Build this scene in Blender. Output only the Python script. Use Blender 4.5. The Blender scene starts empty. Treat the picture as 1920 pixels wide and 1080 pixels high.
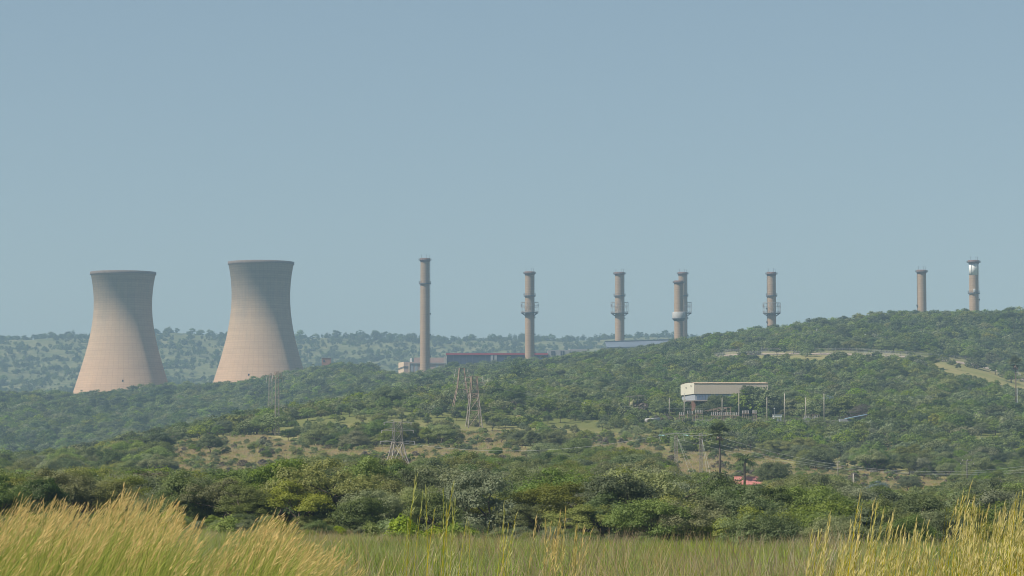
import bpy, math, random
import numpy as np
from mathutils import Vector, Matrix

random.seed(7)
RNG = np.random.default_rng(11)
scene = bpy.context.scene
COL = scene.collection

# ------------------------------------------------------------------ camera, sky, sun, exposure
F = 5333.0                      # focal length in pixels of a 1920 px wide picture
EZ = 1.7                        # eye height
PITCH = math.atan(320.0 / F)
cam_d = bpy.data.cameras.new("camera")
cam_d.sensor_width = 36.0
cam_d.lens = F / 1920.0 * 36.0
cam_d.clip_start = 0.5
cam_d.clip_end = 20000.0
cam = bpy.data.objects.new("camera", cam_d)
COL.objects.link(cam)
cam.location = (0, 0, EZ)
cam.rotation_euler = (math.pi / 2 + PITCH, 0, 0)
scene.camera = cam

SUN_EL = math.radians(48)
SUN_AZ = math.radians(-111)     # clockwise from +Y
world = bpy.data.worlds.new("World")
scene.world = world
world.use_nodes = True
wn, wl = world.node_tree.nodes, world.node_tree.links
wn.clear()
sky = wn.new("ShaderNodeTexSky")
sky.sky_type = 'NISHITA'
sky.sun_disc = False
sky.sun_elevation = SUN_EL
sky.sun_rotation = SUN_AZ
sky.altitude = 1200
sky.air_density = 1.0
sky.dust_density = 0.5
sky.ozone_density = 1.6
bg = wn.new("ShaderNodeBackground")
bg.inputs[1].default_value = 0.140
wo = wn.new("ShaderNodeOutputWorld")
gm = wn.new("ShaderNodeGamma"); gm.inputs[1].default_value = 0.6       # hazy, even sky
tn_ = wn.new("ShaderNodeMix"); tn_.data_type = 'RGBA'; tn_.blend_type = 'MULTIPLY'; tn_.inputs[0].default_value = 1.0
tn_.inputs[7].default_value = (.912, .995, .99, 1)
wl.new(sky.outputs[0], gm.inputs[0]); wl.new(gm.outputs[0], tn_.inputs[6]); wl.new(tn_.outputs[2], bg.inputs[0])
wl.new(bg.outputs[0], wo.inputs[0])

sun_d = bpy.data.lights.new("sun", 'SUN')
sun_d.energy = 4.8
sun_d.angle = math.radians(0.6)
sun_d.color = (1.0, 0.93, 0.82)
sun = bpy.data.objects.new("sun", sun_d)
COL.objects.link(sun)
S = Vector((math.sin(SUN_AZ) * math.cos(SUN_EL), math.cos(SUN_AZ) * math.cos(SUN_EL), math.sin(SUN_EL)))
sun.rotation_euler = S.to_track_quat('Z', 'Y').to_euler()
sun.location = (0, 0, 400)

scene.view_settings.view_transform = 'Standard'
scene.view_settings.look = 'None'
scene.view_settings.exposure = 0.38
scene.view_settings.gamma = 1.0
scene.view_settings.use_curve_mapping = False
scene.render.engine = 'CYCLES'
cy = scene.cycles
cy.use_denoising = True
cy.denoising_prefilter = 'ACCURATE'
scene.render.filter_size = 1.5
cy.filter_width = 1.0
cy.max_bounces = 6
cy.diffuse_bounces = 3
cy.glossy_bounces = 1
cy.transmission_bounces = 3
cy.transparent_max_bounces = 8
cy.volume_bounces = 1
cy.use_adaptive_sampling = True
cy.adaptive_threshold = 0.012

HAZE_DENSITY = 1.7e-4
HAZE_COLOR = (0.385, 0.56, 0.75)

# ------------------------------------------------------------------ where things stand
CA, SA = math.cos(PITCH), math.sin(PITCH)

def P(px, py, d):
    """point at distance d (along +Y) seen at pixel (px, py) of the 1920x1080 photograph"""
    v = 540.0 - py
    dy = F * CA - v * SA
    dz = F * SA + v * CA
    return Vector(((px - 960.0) / dy * d, d, EZ + dz / dy * d))

def zpix(py, d):
    v = 540.0 - np.asarray(py, float)
    return EZ + (F * SA + v * CA) / (F * CA - v * SA) * d

def proj(x, y, z):
    z = z - EZ
    dep = y * CA + z * SA
    up = -y * SA + z * CA
    return 960 + x / dep * F, 540 - up / dep * F

ROWS = [
 (220, [(-400,995),(0,995),(400,1000),(640,1008),(850,1016),(1000,1024),(1200,1042),(1300,1052),(1500,1062),(1800,1068),(2300,1070)]),
 (400, [(-400,958),(0,958),(560,952),(850,950),(1200,955),(1400,965),(1600,978),(1800,985),(2300,990)]),
 (560, [(-400,930),(0,930),(330,928),(450,925),(650,910),(850,905),(1000,908),(1200,905),(1300,918),(1400,930),(1600,945),(1800,955),(2300,958)]),
 (740, [(-400,908),(0,905),(170,900),(330,886),(560,882),(750,880),(850,874),(1000,876),(1200,885),(1300,892),(1500,903),(1700,912),(1920,920),(2300,925)]),
 (860, [(-400,895),(0,892),(170,880),(330,848),(560,842),(750,835),(850,838),(1000,845),(1200,850),(1300,858),(1500,866),(1700,880),(1920,888),(2300,892)]),
 (950, [(-400,892),(0,890),(170,870),(330,832),(450,826),(650,820),(850,820),(1000,825),(1200,830),(1400,840),(1600,850),(1800,862),(1920,866),(2300,872)]),
 (1100,[(-400,892),(0,888),(170,862),(330,826),(450,803),(560,786),(650,773),(750,767),(850,770),(1000,775),(1180,788),(1300,789),(1600,790),(1700,798),(1920,808),(2300,815)]),
 (1200,[(-400,898),(0,895),(170,868),(330,832),(450,806),(560,785),(650,768),(750,757),(850,757),(1000,757),(1180,768),(1300,766),(1600,769),(1800,778),(1920,786),(2300,792)]),
 (1350,[(-400,905),(0,905),(170,885),(330,850),(450,822),(560,795),(650,775),(750,757),(850,747),(1000,738),(1200,743),(1500,741),(1700,742),(1920,758),(2300,765)]),
 (1700,[(-400,868),(0,862),(170,854),(330,837),(450,817),(560,787),(650,766),(750,747),(850,735),(1000,712),(1200,694),(1300,684),(1400,672),(1500,667),(1600,667),(1700,668),(1800,680),(1860,692),(1920,711),(2300,725)]),
 (2100,[(-400,792),(0,788),(170,784),(330,775),(450,765),(560,736),(650,722),(750,718),(850,712),(1000,696),(1200,666),(1300,650),(1400,636),(1500,625),(1600,613),(1700,602),(1800,599),(2300,598)]),
 (2400,[(-400,746),(0,747),(170,751),(330,734),(450,730),(560,708),(650,696),(750,711),(850,701),(1000,687),(1200,668),(1300,662),(1500,650),(1920,640),(2300,640)]),
 (2600,[(-400,752),(0,752),(330,748),(450,735),(560,733),(650,724),(750,716),(1000,700),(1200,688),(1500,675),(2300,670)]),
 (3000,[(-400,765),(330,765),(600,750),(1000,730),(1500,715),(2300,710)]),
 (3600,[(-400,744),(330,742),(600,735),(1000,715),(1500,700),(2300,700)]),
 (4200,[(-400,692),(170,690),(330,684),(600,684),(1000,672),(1500,668),(2300,665)]),
 (4800,[(-400,641),(0,640),(170,637),(330,631),(450,638),(650,641),(750,641),(1000,642),(1200,640),(1400,642),(2300,640)]),
 (5600,[(-400,668),(2300,668)]),
 (6500,[(-400,760),(2300,760)]),
]
ROWS = [(d, [(x, y + (4 if d in (2100, 2400) else 0)) for x, y in pts]) for d, pts in ROWS]
PXC = np.linspace(-400, 2300, 136)
def smooth1(a, k):
    ker = np.hanning(k + 2)[1:-1]; ker /= ker.sum()
    return np.convolve(np.pad(a, k // 2, mode='edge'), ker, mode='valid')[:len(a)]
ctrl_d = [-400.0, -60.0, 3.0, 60.0]
ctrl_z = [np.full(len(PXC), -2.5), np.full(len(PXC), -0.6), np.full(len(PXC), 0.0), np.full(len(PXC), EZ - 2.47)]
for d, pts in ROWS:
    pts = np.array(pts, float)
    ctrl_d.append(float(d))
    ctrl_z.append(zpix(smooth1(np.interp(PXC, pts[:, 0], pts[:, 1]), 5), d))
ctrl_d = np.array(ctrl_d); ctrl_z = np.array(ctrl_z)
# monotone cubic in distance
h = np.diff(ctrl_d)[:, None]
dl = np.diff(ctrl_z, axis=0) / h
mm = np.zeros_like(ctrl_z)
for i in range(1, len(ctrl_d) - 1):
    a, b = dl[i - 1], dl[i]
    w1, w2 = 2 * h[i] + h[i - 1], h[i] + 2 * h[i - 1]
    ok = a * b > 0
    mm[i][ok] = ((w1 + w2) / (w1 / np.where(ok, a, 1) + w2 / np.where(ok, b, 1)))[ok]
mm[0], mm[-1] = dl[0], dl[-1]
TD = np.concatenate([np.linspace(-400, 0, 40, endpoint=False), np.linspace(0, 400, 100, endpoint=False), np.linspace(400, 2800, 480, endpoint=False), np.linspace(2800, 6500, 220)])
ii = np.clip(np.searchsorted(ctrl_d, TD, side='right') - 1, 0, len(ctrl_d) - 2)
hh = (ctrl_d[ii + 1] - ctrl_d[ii])[:, None]
t = ((TD - ctrl_d[ii])[:, None]) / hh
TZ = ((1 + 2 * t) * (1 - t) ** 2 * ctrl_z[ii] + t * (1 - t) ** 2 * hh * mm[ii]
      + t * t * (3 - 2 * t) * ctrl_z[ii + 1] + t * t * (t - 1) * hh * mm[ii + 1])

_nr = np.random.default_rng(5)
WAVES = [(_nr.uniform(0, math.pi * 2), l * _nr.uniform(.8, 1.25), _nr.uniform(0, 6.28), w)
         for l, w in ((260, 1), (180, .8), (120, .6), (80, .45), (55, .3), (35, .2)) for _ in range(3)]
def wav(x, y):
    s = 0
    for a, l, ph, w in WAVES:
        s = s + w * np.sin((x * math.cos(a) + y * math.sin(a)) * 6.283 / l + ph)
    return s / 4.0
def ground(x, y):
    x = np.asarray(x, float); y = np.asarray(y, float)
    px = np.clip(960 + x / np.maximum(y, 60) * 5325, -400, 2300)
    fi = np.interp(y, TD, np.arange(len(TD))); i0 = np.clip(fi.astype(int), 0, len(TD) - 2); fy = fi - i0
    fj = (px + 400) / 20.0; j0 = np.clip(fj.astype(int), 0, len(PXC) - 2); fx = fj - j0
    z = ((TZ[i0, j0] * (1 - fx) + TZ[i0, j0 + 1] * fx) * (1 - fy)
         + (TZ[i0 + 1, j0] * (1 - fx) + TZ[i0 + 1, j0 + 1] * fx) * fy)
    amp = np.interp(y, [0, 30, 230, 500, 1000, 1060, 1220, 1500, 2400, 3000, 4200, 4800], [0, .05, .15, .4, .6, .15, .3, 1.2, 1.6, 2, 9, 4])
    return z + amp * wav(x, y)
def gz(x, y): return float(ground(x, y))
def hit(px, py, dmin, dmax=5000):
    """ground point seen at (px, py), first beyond dmin"""
    ds = np.arange(dmin, dmax, 2.0)
    dy = F * CA - (540 - py) * SA
    x = (px - 960) / dy * ds
    gp = proj(x, ds, ground(x, ds))[1]
    k = int(np.argmax(gp <= py))
    return Vector((x[k], ds[k], gz(x[k], ds[k])))
def G(px, d):
    x = (px - 960) / 5325.0 * d
    return Vector((x, d, gz(x, d)))

# ------------------------------------------------------------------ materials
def new_mat(name):
    m = bpy.data.materials.new(name); m.use_nodes = True
    nt = m.node_tree; nt.nodes.clear()
    out = nt.nodes.new("ShaderNodeOutputMaterial")
    return m, nt, out
def N(nt, t, **kw):
    n = nt.nodes.new(t)
    for k, v in kw.items():
        if k.startswith("i_"):
            n.inputs[k[2:].replace("_", " ")].default_value = v
        else:
            setattr(n, k, v)
    return n
def ramp(nt, fac, stops):
    r = nt.nodes.new("ShaderNodeValToRGB")
    e = r.color_ramp.elements
    while len(e) < len(stops): e.new(0.5)
    for q, (p, c) in zip(e, stops):
        q.position = p; q.color = (*c, 1)
    nt.links.new(fac, r.inputs[0]); return r.outputs[0]
def mixc(nt, fac, a, b, mode='MIX'):
    n = nt.nodes.new("ShaderNodeMix"); n.data_type = 'RGBA'; n.blend_type = mode
    for sock, v in ((n.inputs[0], fac), (n.inputs[6], a), (n.inputs[7], b)):
        if isinstance(v, (int, float)): sock.default_value = v
        elif isinstance(v, tuple): sock.default_value = (*v, 1)
        else: nt.links.new(v, sock)
    return n.outputs[2]
def noise(nt, scale, vec=None, detail=4, rough=.6):
    n = N(nt, "ShaderNodeTexNoise"); n.inputs["Scale"].default_value = scale
    n.inputs["Detail"].default_value = detail; n.inputs["Roughness"].default_value = rough
    if vec is not None: nt.links.new(vec, n.inputs["Vector"])
    return n.outputs["Fac"]
def mathn(nt, op, a, b=0.0, c=0.0):
    n = nt.nodes.new("ShaderNodeMath"); n.operation = op
    for s, v in zip(n.inputs, (a, b, c)):
        if isinstance(v, (int, float)): s.default_value = v
        else: nt.links.new(v, s)
    return n.outputs[0]

def plain(name, col, rough=.75, var=.25, scale=1.5, metal=0.0, dirt=None):
    m, nt, out = new_mat(name)
    tc = N(nt, "ShaderNodeTexCoord")
    f = noise(nt, scale, tc.outputs["Object"])
    lo = tuple(c * (1 - var) for c in (dirt or col)); hi = tuple(min(1, c * (1 + var * .6)) for c in col)
    c = ramp(nt, f, [(.3, lo), (.7, hi)])
    b = N(nt, "ShaderNodeBsdfPrincipled"); b.inputs["Roughness"].default_value = rough
    b.inputs["Metallic"].default_value = metal; b.inputs["Specular IOR Level"].default_value = .25
    nt.links.new(c, b.inputs["Base Color"]); nt.links.new(b.outputs[0], out.inputs[0])
    return m

def leaf_mat(name, c1, c2, trans=.45, var=.30, gloss=.02, patch=None):
    m, nt, out = new_mat(name)
    at = N(nt, "ShaderNodeAttribute", attribute_name="tint")
    oi = N(nt, "ShaderNodeObjectInfo")
    geo = N(nt, "ShaderNodeNewGeometry")
    col = mixc(nt, at.outputs["Fac"], c1, c2)
    if patch:
        pn = noise(nt, patch[0], oi.outputs["Location"], 3, .6)
        pf = ramp(nt, pn, [(.47, (0, 0, 0)), (.68, (1, 1, 1))])
        col = mixc(nt, pf, col, mixc(nt, at.outputs["Fac"], patch[1], patch[2]))
    hsv = N(nt, "ShaderNodeHueSaturation")
    nt.links.new(col, hsv.inputs["Color"])
    r = oi.outputs["Random"]
    nt.links.new(mathn(nt, 'MULTIPLY_ADD', r, var * 1.6, 1 - var * .7), hsv.inputs["Value"])
    r2 = mathn(nt, 'FRACT', mathn(nt, 'MULTIPLY', r, 17.31))
    nt.links.new(mathn(nt, 'MULTIPLY_ADD', r2, .035, .474), hsv.inputs["Hue"])
    r3 = mathn(nt, 'FRACT', mathn(nt, 'MULTIPLY', r, 51.7))
    nt.links.new(mathn(nt, 'MULTIPLY_ADD', r3, .5, .65), hsv.inputs["Saturation"])
    d = N(nt, "ShaderNodeBsdfDiffuse"); tr = N(nt, "ShaderNodeBsdfTranslucent")
    g = N(nt, "ShaderNodeBsdfGlossy"); g.inputs["Roughness"].default_value = .6
    g.inputs["Color"].default_value = (.8, .85, .8, 1)
    nt.links.new(hsv.outputs[0], d.inputs[0]); nt.links.new(hsv.outputs[0], tr.inputs[0])
    mx = N(nt, "ShaderNodeMixShader"); mx.inputs[0].default_value = trans
    nt.links.new(d.outputs[0], mx.inputs[1]); nt.links.new(tr.outputs[0], mx.inputs[2])
    m2 = N(nt, "ShaderNodeMixShader"); m2.inputs[0].default_value = gloss
    nt.links.new(mx.outputs[0], m2.inputs[1]); nt.links.new(g.outputs[0], m2.inputs[2])
    nt.links.new(m2.outputs[0], out.inputs[0])
    return m

MAT = {}
MAT['olive'] = leaf_mat("olive_leaves", (.14, .17, .035), (.25, .27, .07), var=.4)
MAT['silver'] = leaf_mat("silvery_leaves", (.13, .165, .055), (.29, .325, .15), var=.35)
MAT['green'] = leaf_mat("bright_green_leaves", (.11, .18, .022), (.235, .31, .05), var=.4)
MAT['dark'] = leaf_mat("dark_green_leaves", (.062, .10, .027), (.13, .18, .05), var=.4)
MAT['mid'] = leaf_mat("mid_green_leaves", (.095, .145, .03), (.195, .25, .06), var=.4)
MAT['twig'] = leaf_mat("grey_twigs", (.10, .085, .055), (.19, .16, .115), trans=.05)
MAT['blue'] = leaf_mat("blue_grey_leaves", (.14, .19, .155), (.30, .39, .35))
MAT['yellow'] = leaf_mat("yellow_flowers", (.55, .48, .14), (.80, .70, .30), var=.1)
MAT['palm'] = leaf_mat("palm_fronds", (.08, .11, .035), (.18, .22, .08))
MAT['skirt'] = leaf_mat("dead_palm_fronds", (.16, .10, .05), (.28, .18, .10), trans=.1)
MAT['straw'] = leaf_mat("straw_grass", (.36, .28, .13), (.52, .41, .21), var=.2, gloss=0)
MAT['fieldgrass'] = leaf_mat("field_grass", (.16, .25, .035), (.36, .42, .09), var=.35, gloss=0, patch=(.07, (.24, .28, .07), (.47, .45, .16)))
MAT['goldstem'] = leaf_mat("golden_grass_stems", (.24, .32, .02), (.64, .49, .05), trans=.42, var=.1, gloss=0)
MAT['panicle'] = leaf_mat("grass_seed_heads", (.54, .44, .03), (.88, .58, .07), trans=.42, var=.1, gloss=0)
MAT['tanhead'] = leaf_mat("tan_seed_heads", (.50, .43, .11), (.72, .55, .23), trans=.42, var=.1, gloss=0)
MAT['palehead'] = leaf_mat("pale_green_seed_heads", (.38, .44, .16), (.60, .56, .24), trans=.42, var=.1, gloss=0)
MAT['blade'] = leaf_mat("green_grass_blades", (.075, .18, .012), (.50, .49, .05), trans=.42, var=.1, gloss=0)
MAT['bark'] = plain("bark", (.11, .085, .065), .9, .3, 3)
MAT['palmbark'] = plain("palm_bark", (.13, .10, .08), .9, .3, 3)

def concrete(name, c_lo, c_mid, c_hi, zspan, brick=(4.0, 2.1), top_dark=True):
    m, nt, out = new_mat(name)
    uv = N(nt, "ShaderNodeUVMap")
    br = N(nt, "ShaderNodeTexBrick")
    nt.links.new(uv.outputs[0], br.inputs["Vector"])
    br.inputs["Scale"].default_value = 1.0
    br.inputs["Brick Width"].default_value = brick[0]; br.inputs["Row Height"].default_value = brick[1]
    br.inputs["Mortar Size"].default_value = .16; br.offset = 0.0; br.inputs["Mortar Smooth"].default_value = .5
    br.inputs["Color1"].default_value = (1, 1, 1, 1); br.inputs["Color2"].default_value = (.90, .90, .90, 1)
    br.inputs["Mortar"].default_value = (.62, .6, .58, 1)
    tc = N(nt, "ShaderNodeTexCoord")
    sp = N(nt, "ShaderNodeSeparateXYZ"); nt.links.new(tc.outputs["Object"], sp.inputs[0])
    mp = N(nt, "ShaderNodeMapping"); mp.inputs["Scale"].default_value = (1, 1, .14)
    nt.links.new(tc.outputs["Object"], mp.inputs[0])
    streak = noise(nt, .22, mp.outputs[0], 5, .65)
    hgt = mathn(nt, 'DIVIDE', sp.outputs[2], zspan)
    f = mathn(nt, 'ADD', hgt, mathn(nt, 'MULTIPLY', mathn(nt, 'SUBTRACT', streak, .5), .55))
    base = ramp(nt, f, [(.1, c_lo), (.55, c_mid), (.98, c_hi)])
    c = mixc(nt, .6, base, br.outputs["Color"], 'MULTIPLY')
    mp2 = N(nt, "ShaderNodeMapping"); mp2.inputs["Scale"].default_value = (.004, .004, .22)
    nt.links.new(tc.outputs["Object"], mp2.inputs[0])
    c = mixc(nt, 1.0, c, ramp(nt, noise(nt, 1.0, mp2.outputs[0], 5, .75), [(.3, (.84, .83, .82)), (.7, (1.08, 1.07, 1.05))]), 'MULTIPLY')
    blot = noise(nt, .05, tc.outputs["Object"], 5, .6)
    c = mixc(nt, 1.0, c, ramp(nt, blot, [(.3, (.93, .93, .94)), (.7, (1.03, 1.02, 1.0))]), 'MULTIPLY')
    b = N(nt, "ShaderNodeBsdfPrincipled"); b.inputs["Roughness"].default_value = .9
    b.inputs["Specular IOR Level"].default_value = .2
    nt.links.new(c, b.inputs["Base Color"])
    nt.links.new(b.outputs[0], out.inputs[0])
    return m
MAT['tower'] = concrete("tower_concrete", (.47, .32, .215), (.43, .315, .215), (.29, .25, .20), 115)
MAT['chimney'] = concrete("chimney_brick", (.42, .30, .205), (.39, .285, .195), (.33, .25, .18), 95, (3.0, 1.5))
MAT['rim'] = plain('weathered_rim_concrete', (.17, .135, .115), .9, .2, .3)
MAT['collar'] = plain("dark_red_brick", (.20, .12, .10), .9, .2, .6)
MAT['steel'] = plain("dark_steel", (.12, .12, .13), .6, .3, 1)
MAT['galv'] = plain("galvanised_steel", (.36, .35, .34), .5, .25, 1, .2)
MAT['rust'] = plain("rusty_lattice_steel", (.34, .25, .19), .8, .35, .7)
MAT['pylon'] = plain("weathered_pylon_steel", (.38, .33, .29), .7, .35, .8)
MAT['pylondark'] = plain("dark_pylon_steel", (.14, .13, .12), .7, .3, .8)
MAT['white'] = plain("white_paint", (.75, .75, .72), .95, .1, .3)
MAT['drum'] = plain("pale_drum_steel", (.38, .37, .35), .6, .15, .3)
MAT['teal'] = plain("teal_glass_insulators", (.35, .55, .53), .3, .15, 2)
MAT['porcelain'] = plain("pale_porcelain", (.46, .42, .40), .4, .15, 2)
MAT['cladpale'] = plain("cream_sheet_cladding", (.62, .58, .47), .6, .08, .4)
MAT['clad'] = plain("beige_sheet_cladding", (.58, .49, .39), .7, .06, 2.5)
MAT['roofedge'] = plain("rusty_cream_roof_sheet", (.62, .46, .32), .6, .25, .5)
MAT['glassblue'] = plain("blue_grey_window_band", (.15, .20, .29), .35, .2, .3)
MAT['greypanel'] = plain("grey_wall_panel", (.30, .32, .35), .6, .12, .3)
MAT['brick'] = plain("red_brick", (.36, .20, .15), .9, .2, 1)
MAT['slab'] = plain("pinkish_concrete_slab", (.42, .36, .33), .9, .12, .5)
MAT['pinkwall'] = plain("pinkish_render", (.40, .30, .26), .9, .14, .12)
MAT['creamwall'] = plain("cream_end_wall", (.62, .48, .34), .9, .1, .2)
MAT['bluewall'] = plain("dark_blue_cladding", (.045, .055, .10), .8, .15, .08)
MAT['redroof'] = plain("red_fascia", (.36, .05, .07), .6, .15, .1)
MAT['palewall'] = plain("pale_grey_wall", (.34, .335, .34), .8, .12, .15)
MAT['window'] = plain("dark_window", (.06, .07, .09), .25, .2, .5)
MAT['roofgrey'] = plain("dark_grey_roof_sheet", (.10, .13, .17), .5, .2, .06)
MAT['roofgrey2'] = plain("weathered_sheet_roof", (.15, .18, .22), .5, .15, .06)
MAT['redtile'] = plain("salmon_red_roof_sheet", (.50, .20, .17), .6, .14, .8)
MAT['wood'] = plain("grey_timber", (.22, .19, .15), .9, .3, 2)
MAT['palewood'] = plain("pale_timber_pole", (.45, .40, .33), .9, .25, 2)
MAT['thatch'] = plain("grey_timber_roof", (.26, .23, .20), .9, .25, 1.5)
MAT['blueroof'] = plain("blue_grey_sheet_roof", (.25, .36, .48), .4, .1, .5)
MAT['sand'] = plain("sandy_track", (.43, .34, .27), .95, .15, .15)
MAT['wire'] = plain("aluminium_wire", (.50, .50, .48), .4, .1, 1)
MAT['bird'] = plain("buff_feathers", (.60, .48, .26), .8, .25, 6)

def chainlink():
    m, nt, out = new_mat("pale_wire_mesh")
    tr = N(nt, "ShaderNodeBsdfTransparent"); d = N(nt, "ShaderNodeBsdfDiffuse")
    d.inputs[0].default_value = (.22, .22, .23, 1)
    tc = N(nt, "ShaderNodeTexCoord")
    f = noise(nt, .08, tc.outputs["Object"], 3)
    mx = N(nt, "ShaderNodeMixShader")
    nt.links.new(mathn(nt, 'MULTIPLY_ADD', f, .34, .0), mx.inputs[0])
    nt.links.new(tr.outputs[0], mx.inputs[1]); nt.links.new(d.outputs[0], mx.inputs[2])
    nt.links.new(mx.outputs[0], out.inputs[0]); return m
MAT['mesh'] = chainlink()

def ground_mat():
    m, nt, out = new_mat("veld_ground")
    at = N(nt, "ShaderNodeAttribute", attribute_name="zone")      # 0 field, .5 dry meadow, 1 rocky far ridge grass
    tc = N(nt, "ShaderNodeTexCoord")
    big = noise(nt, .02, tc.outputs["Object"], 5, .65)
    fine = noise(nt, .6, tc.outputs["Object"], 6, .75)
    f = mathn(nt, 'ADD', mathn(nt, 'MULTIPLY', big, .6), mathn(nt, 'MULTIPLY', fine, .4))
    field = ramp(nt, f, [(.32, (.13, .18, .03)), (.5, (.19, .23, .05)), (.68, (.28, .27, .09))])
    mead = ramp(nt, f, [(.32, (.15, .175, .06)), (.5, (.26, .235, .10)), (.68, (.37, .29, .15))])
    ridge = ramp(nt, mathn(nt, 'ADD', mathn(nt, 'MULTIPLY', big, .45), mathn(nt, 'MULTIPLY', noise(nt, .09, tc.outputs['Object'], 4, .7), .55)), [(.35, (.075, .10, .045)), (.5, (.15, .16, .075)), (.66, (.24, .22, .115))])
    z = at.outputs["Fac"]
    c = mixc(nt, mathn(nt, 'MINIMUM', mathn(nt, 'MULTIPLY', z, 2), 1), field, mead)
    c = mixc(nt, mathn(nt, 'MAXIMUM', mathn(nt, 'MULTIPLY_ADD', z, 2, -1), 0), c, ridge)
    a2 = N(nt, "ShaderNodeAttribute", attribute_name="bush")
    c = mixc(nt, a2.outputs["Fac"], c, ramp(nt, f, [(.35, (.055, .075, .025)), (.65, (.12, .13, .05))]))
    b = N(nt, "ShaderNodeBsdfDiffuse"); nt.links.new(c, b.inputs[0])
    nt.links.new(b.outputs[0], out.inputs[0]); return m
MAT['ground'] = ground_mat()

# ------------------------------------------------------------------ mesh helpers
def make_mesh(name, V, Fq, mat, tint=None, uv=None, smooth=False):
    """V (n,3); Fq list of arrays with equal corner count or a list of tuples"""
    me = bpy.data.meshes.new(name)
    if isinstance(Fq, np.ndarray): Fq = [Fq]
    Fq = [np.asarray(f, np.int32) for f in Fq if len(f)]
    loops = np.concatenate([f.ravel() for f in Fq])
    tot = np.concatenate([np.full(len(f), f.shape[1], np.int32) for f in Fq])
    start = np.concatenate([[0], np.cumsum(tot)[:-1]]).astype(np.int32)
    me.vertices.add(len(V)); me.vertices.foreach_set("co", np.asarray(V, np.float32).ravel())
    me.loops.add(len(loops)); me.loops.foreach_set("vertex_index", loops)
    me.polygons.add(len(tot)); me.polygons.foreach_set("loop_start", start)
    me.polygons.foreach_set("loop_total", tot)
    me.polygons.foreach_set("use_smooth", np.full(len(tot), bool(smooth or name in ("shell", "shaft", "collar", "drum", "rim", "white_band", "trunk"))))
    if tint is not None:
        a = me.attributes.new("tint", 'FLOAT', 'POINT'); a.data.foreach_set("value", np.asarray(tint, np.float32))
    if uv is not None:
        l = me.uv_layers.new(name="UVMap"); l.data.foreach_set("uv", np.asarray(uv, np.float32)[loops].ravel())
    me.update(calc_edges=True); me.validate()
    if mat: me.materials.append(mat)
    return me

class MB:
    def __init__(s): s.v = []; s.q = []; s.t = []
    def add(s, V, Q=(), T=()):
        o = len(s.v); s.v.extend([tuple(p) for p in V])
        s.q.extend([tuple(i + o for i in f) for f in Q]); s.t.extend([tuple(i + o for i in f) for f in T]); return s
    def hexa(s, c):        # 8 corners: bottom 4 ccw, top 4 ccw
        return s.add(c, [(3, 2, 1, 0), (4, 5, 6, 7), (0, 1, 5, 4), (1, 2, 6, 5), (2, 3, 7, 6), (3, 0, 4, 7)])
    def box(s, c, size, rz=0.0):
        cx, cy_, cz = c; a, b, h_ = size[0] / 2, size[1] / 2, size[2] / 2
        co, si = math.cos(rz), math.sin(rz)
        pts = []
        for z in (-h_, h_):
            for x, y in ((-a, -b), (a, -b), (a, b), (-a, b)):
                pts.append((cx + x * co - y * si, cy_ + x * si + y * co, cz + z))
        return s.hexa(pts)
    def tube(s, pts, rad, n=6, cap=True):
        pts = [Vector(p) for p in pts]
        if not isinstance(rad, (list, tuple)): rad = [rad] * len(pts)
        rings = []
        for i, p in enumerate(pts):
            tdir = (pts[min(i + 1, len(pts) - 1)] - pts[max(i - 1, 0)]).normalized()
            ref = Vector((0, 0, 1)) if abs(tdir.z) < .9 else Vector((1, 0, 0))
            u = tdir.cross(ref).normalized(); w = tdir.cross(u)
            rings.append([p + (u * math.cos(6.28318 * k / n) + w * math.sin(6.28318 * k / n)) * rad[i] for k in range(n)])
        V = [q for r in rings for q in r]; Q = []
        for i in range(len(pts) - 1):
            for k in range(n):
                a = i * n + k; b = i * n + (k + 1) % n
                Q.append((a, b, b + n, a + n))
        T = []
        if cap:
            V += [pts[0], pts[-1]]; c0 = len(V) - 2
            for k in range(n):
                T.append((c0, (k + 1) % n, k)); T.append((c0 + 1, (len(pts) - 1) * n + k, (len(pts) - 1) * n + (k + 1) % n))
        return s.add(V, Q, T)
    def lathe(s, c, prof, n=24):     # prof: (radius, z)
        V = []; Q = []
        for r, z in prof:
            for k in range(n):
                a = 6.28318530718 * k / n
                V.append((c[0] + r * math.cos(a), c[1] + r * math.sin(a), c[2] + z))
        for i in range(len(prof) - 1):
            for k in range(n):
                a = i * n + k; b = i * n + (k + 1) % n
                Q.append((a, b, b + n, a + n))
        return s.add(V, Q)
    def build(s, name, mat, parent=None, smooth=False, **props):
        o3 = parent_origin(parent)
        V = np.array(s.v, float) - np.array(o3)
        me = make_mesh(name, V, [np.array(s.q, int).reshape(-1, 4), np.array(s.t, int).reshape(-1, 3)], mat, smooth=smooth)
        return link(name, me, parent, **props)
def parent_origin(p):
    v = Vector((0, 0, 0))
    while p is not None:
        v += p.location; p = p.parent
    return v
def link(name, data, parent=None, **props):
    o = bpy.data.objects.new(name, data); COL.objects.link(o)
    if parent is not None: o.parent = parent
    for k, v in props.items(): o[k] = v
    return o
def thing(name, loc, label, cat, group=None):
    o = bpy.data.objects.new(name, None); COL.objects.link(o); o.location = loc
    o.empty_display_size = 1
    o["label"] = label; o["category"] = cat
    if group: o["group"] = group
    return o
def single(mb, name, mat, loc, label, cat, group=None, smooth=False):
    V = np.array(mb.v, float) - np.array(loc)
    me = make_mesh(name, V, [np.array(mb.q, int).reshape(-1, 4), np.array(mb.t, int).reshape(-1, 3)], mat, smooth=smooth)
    o = link(name, me, None, label=label, category=cat); o.location = loc
    if group: o["group"] = group
    return o

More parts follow.
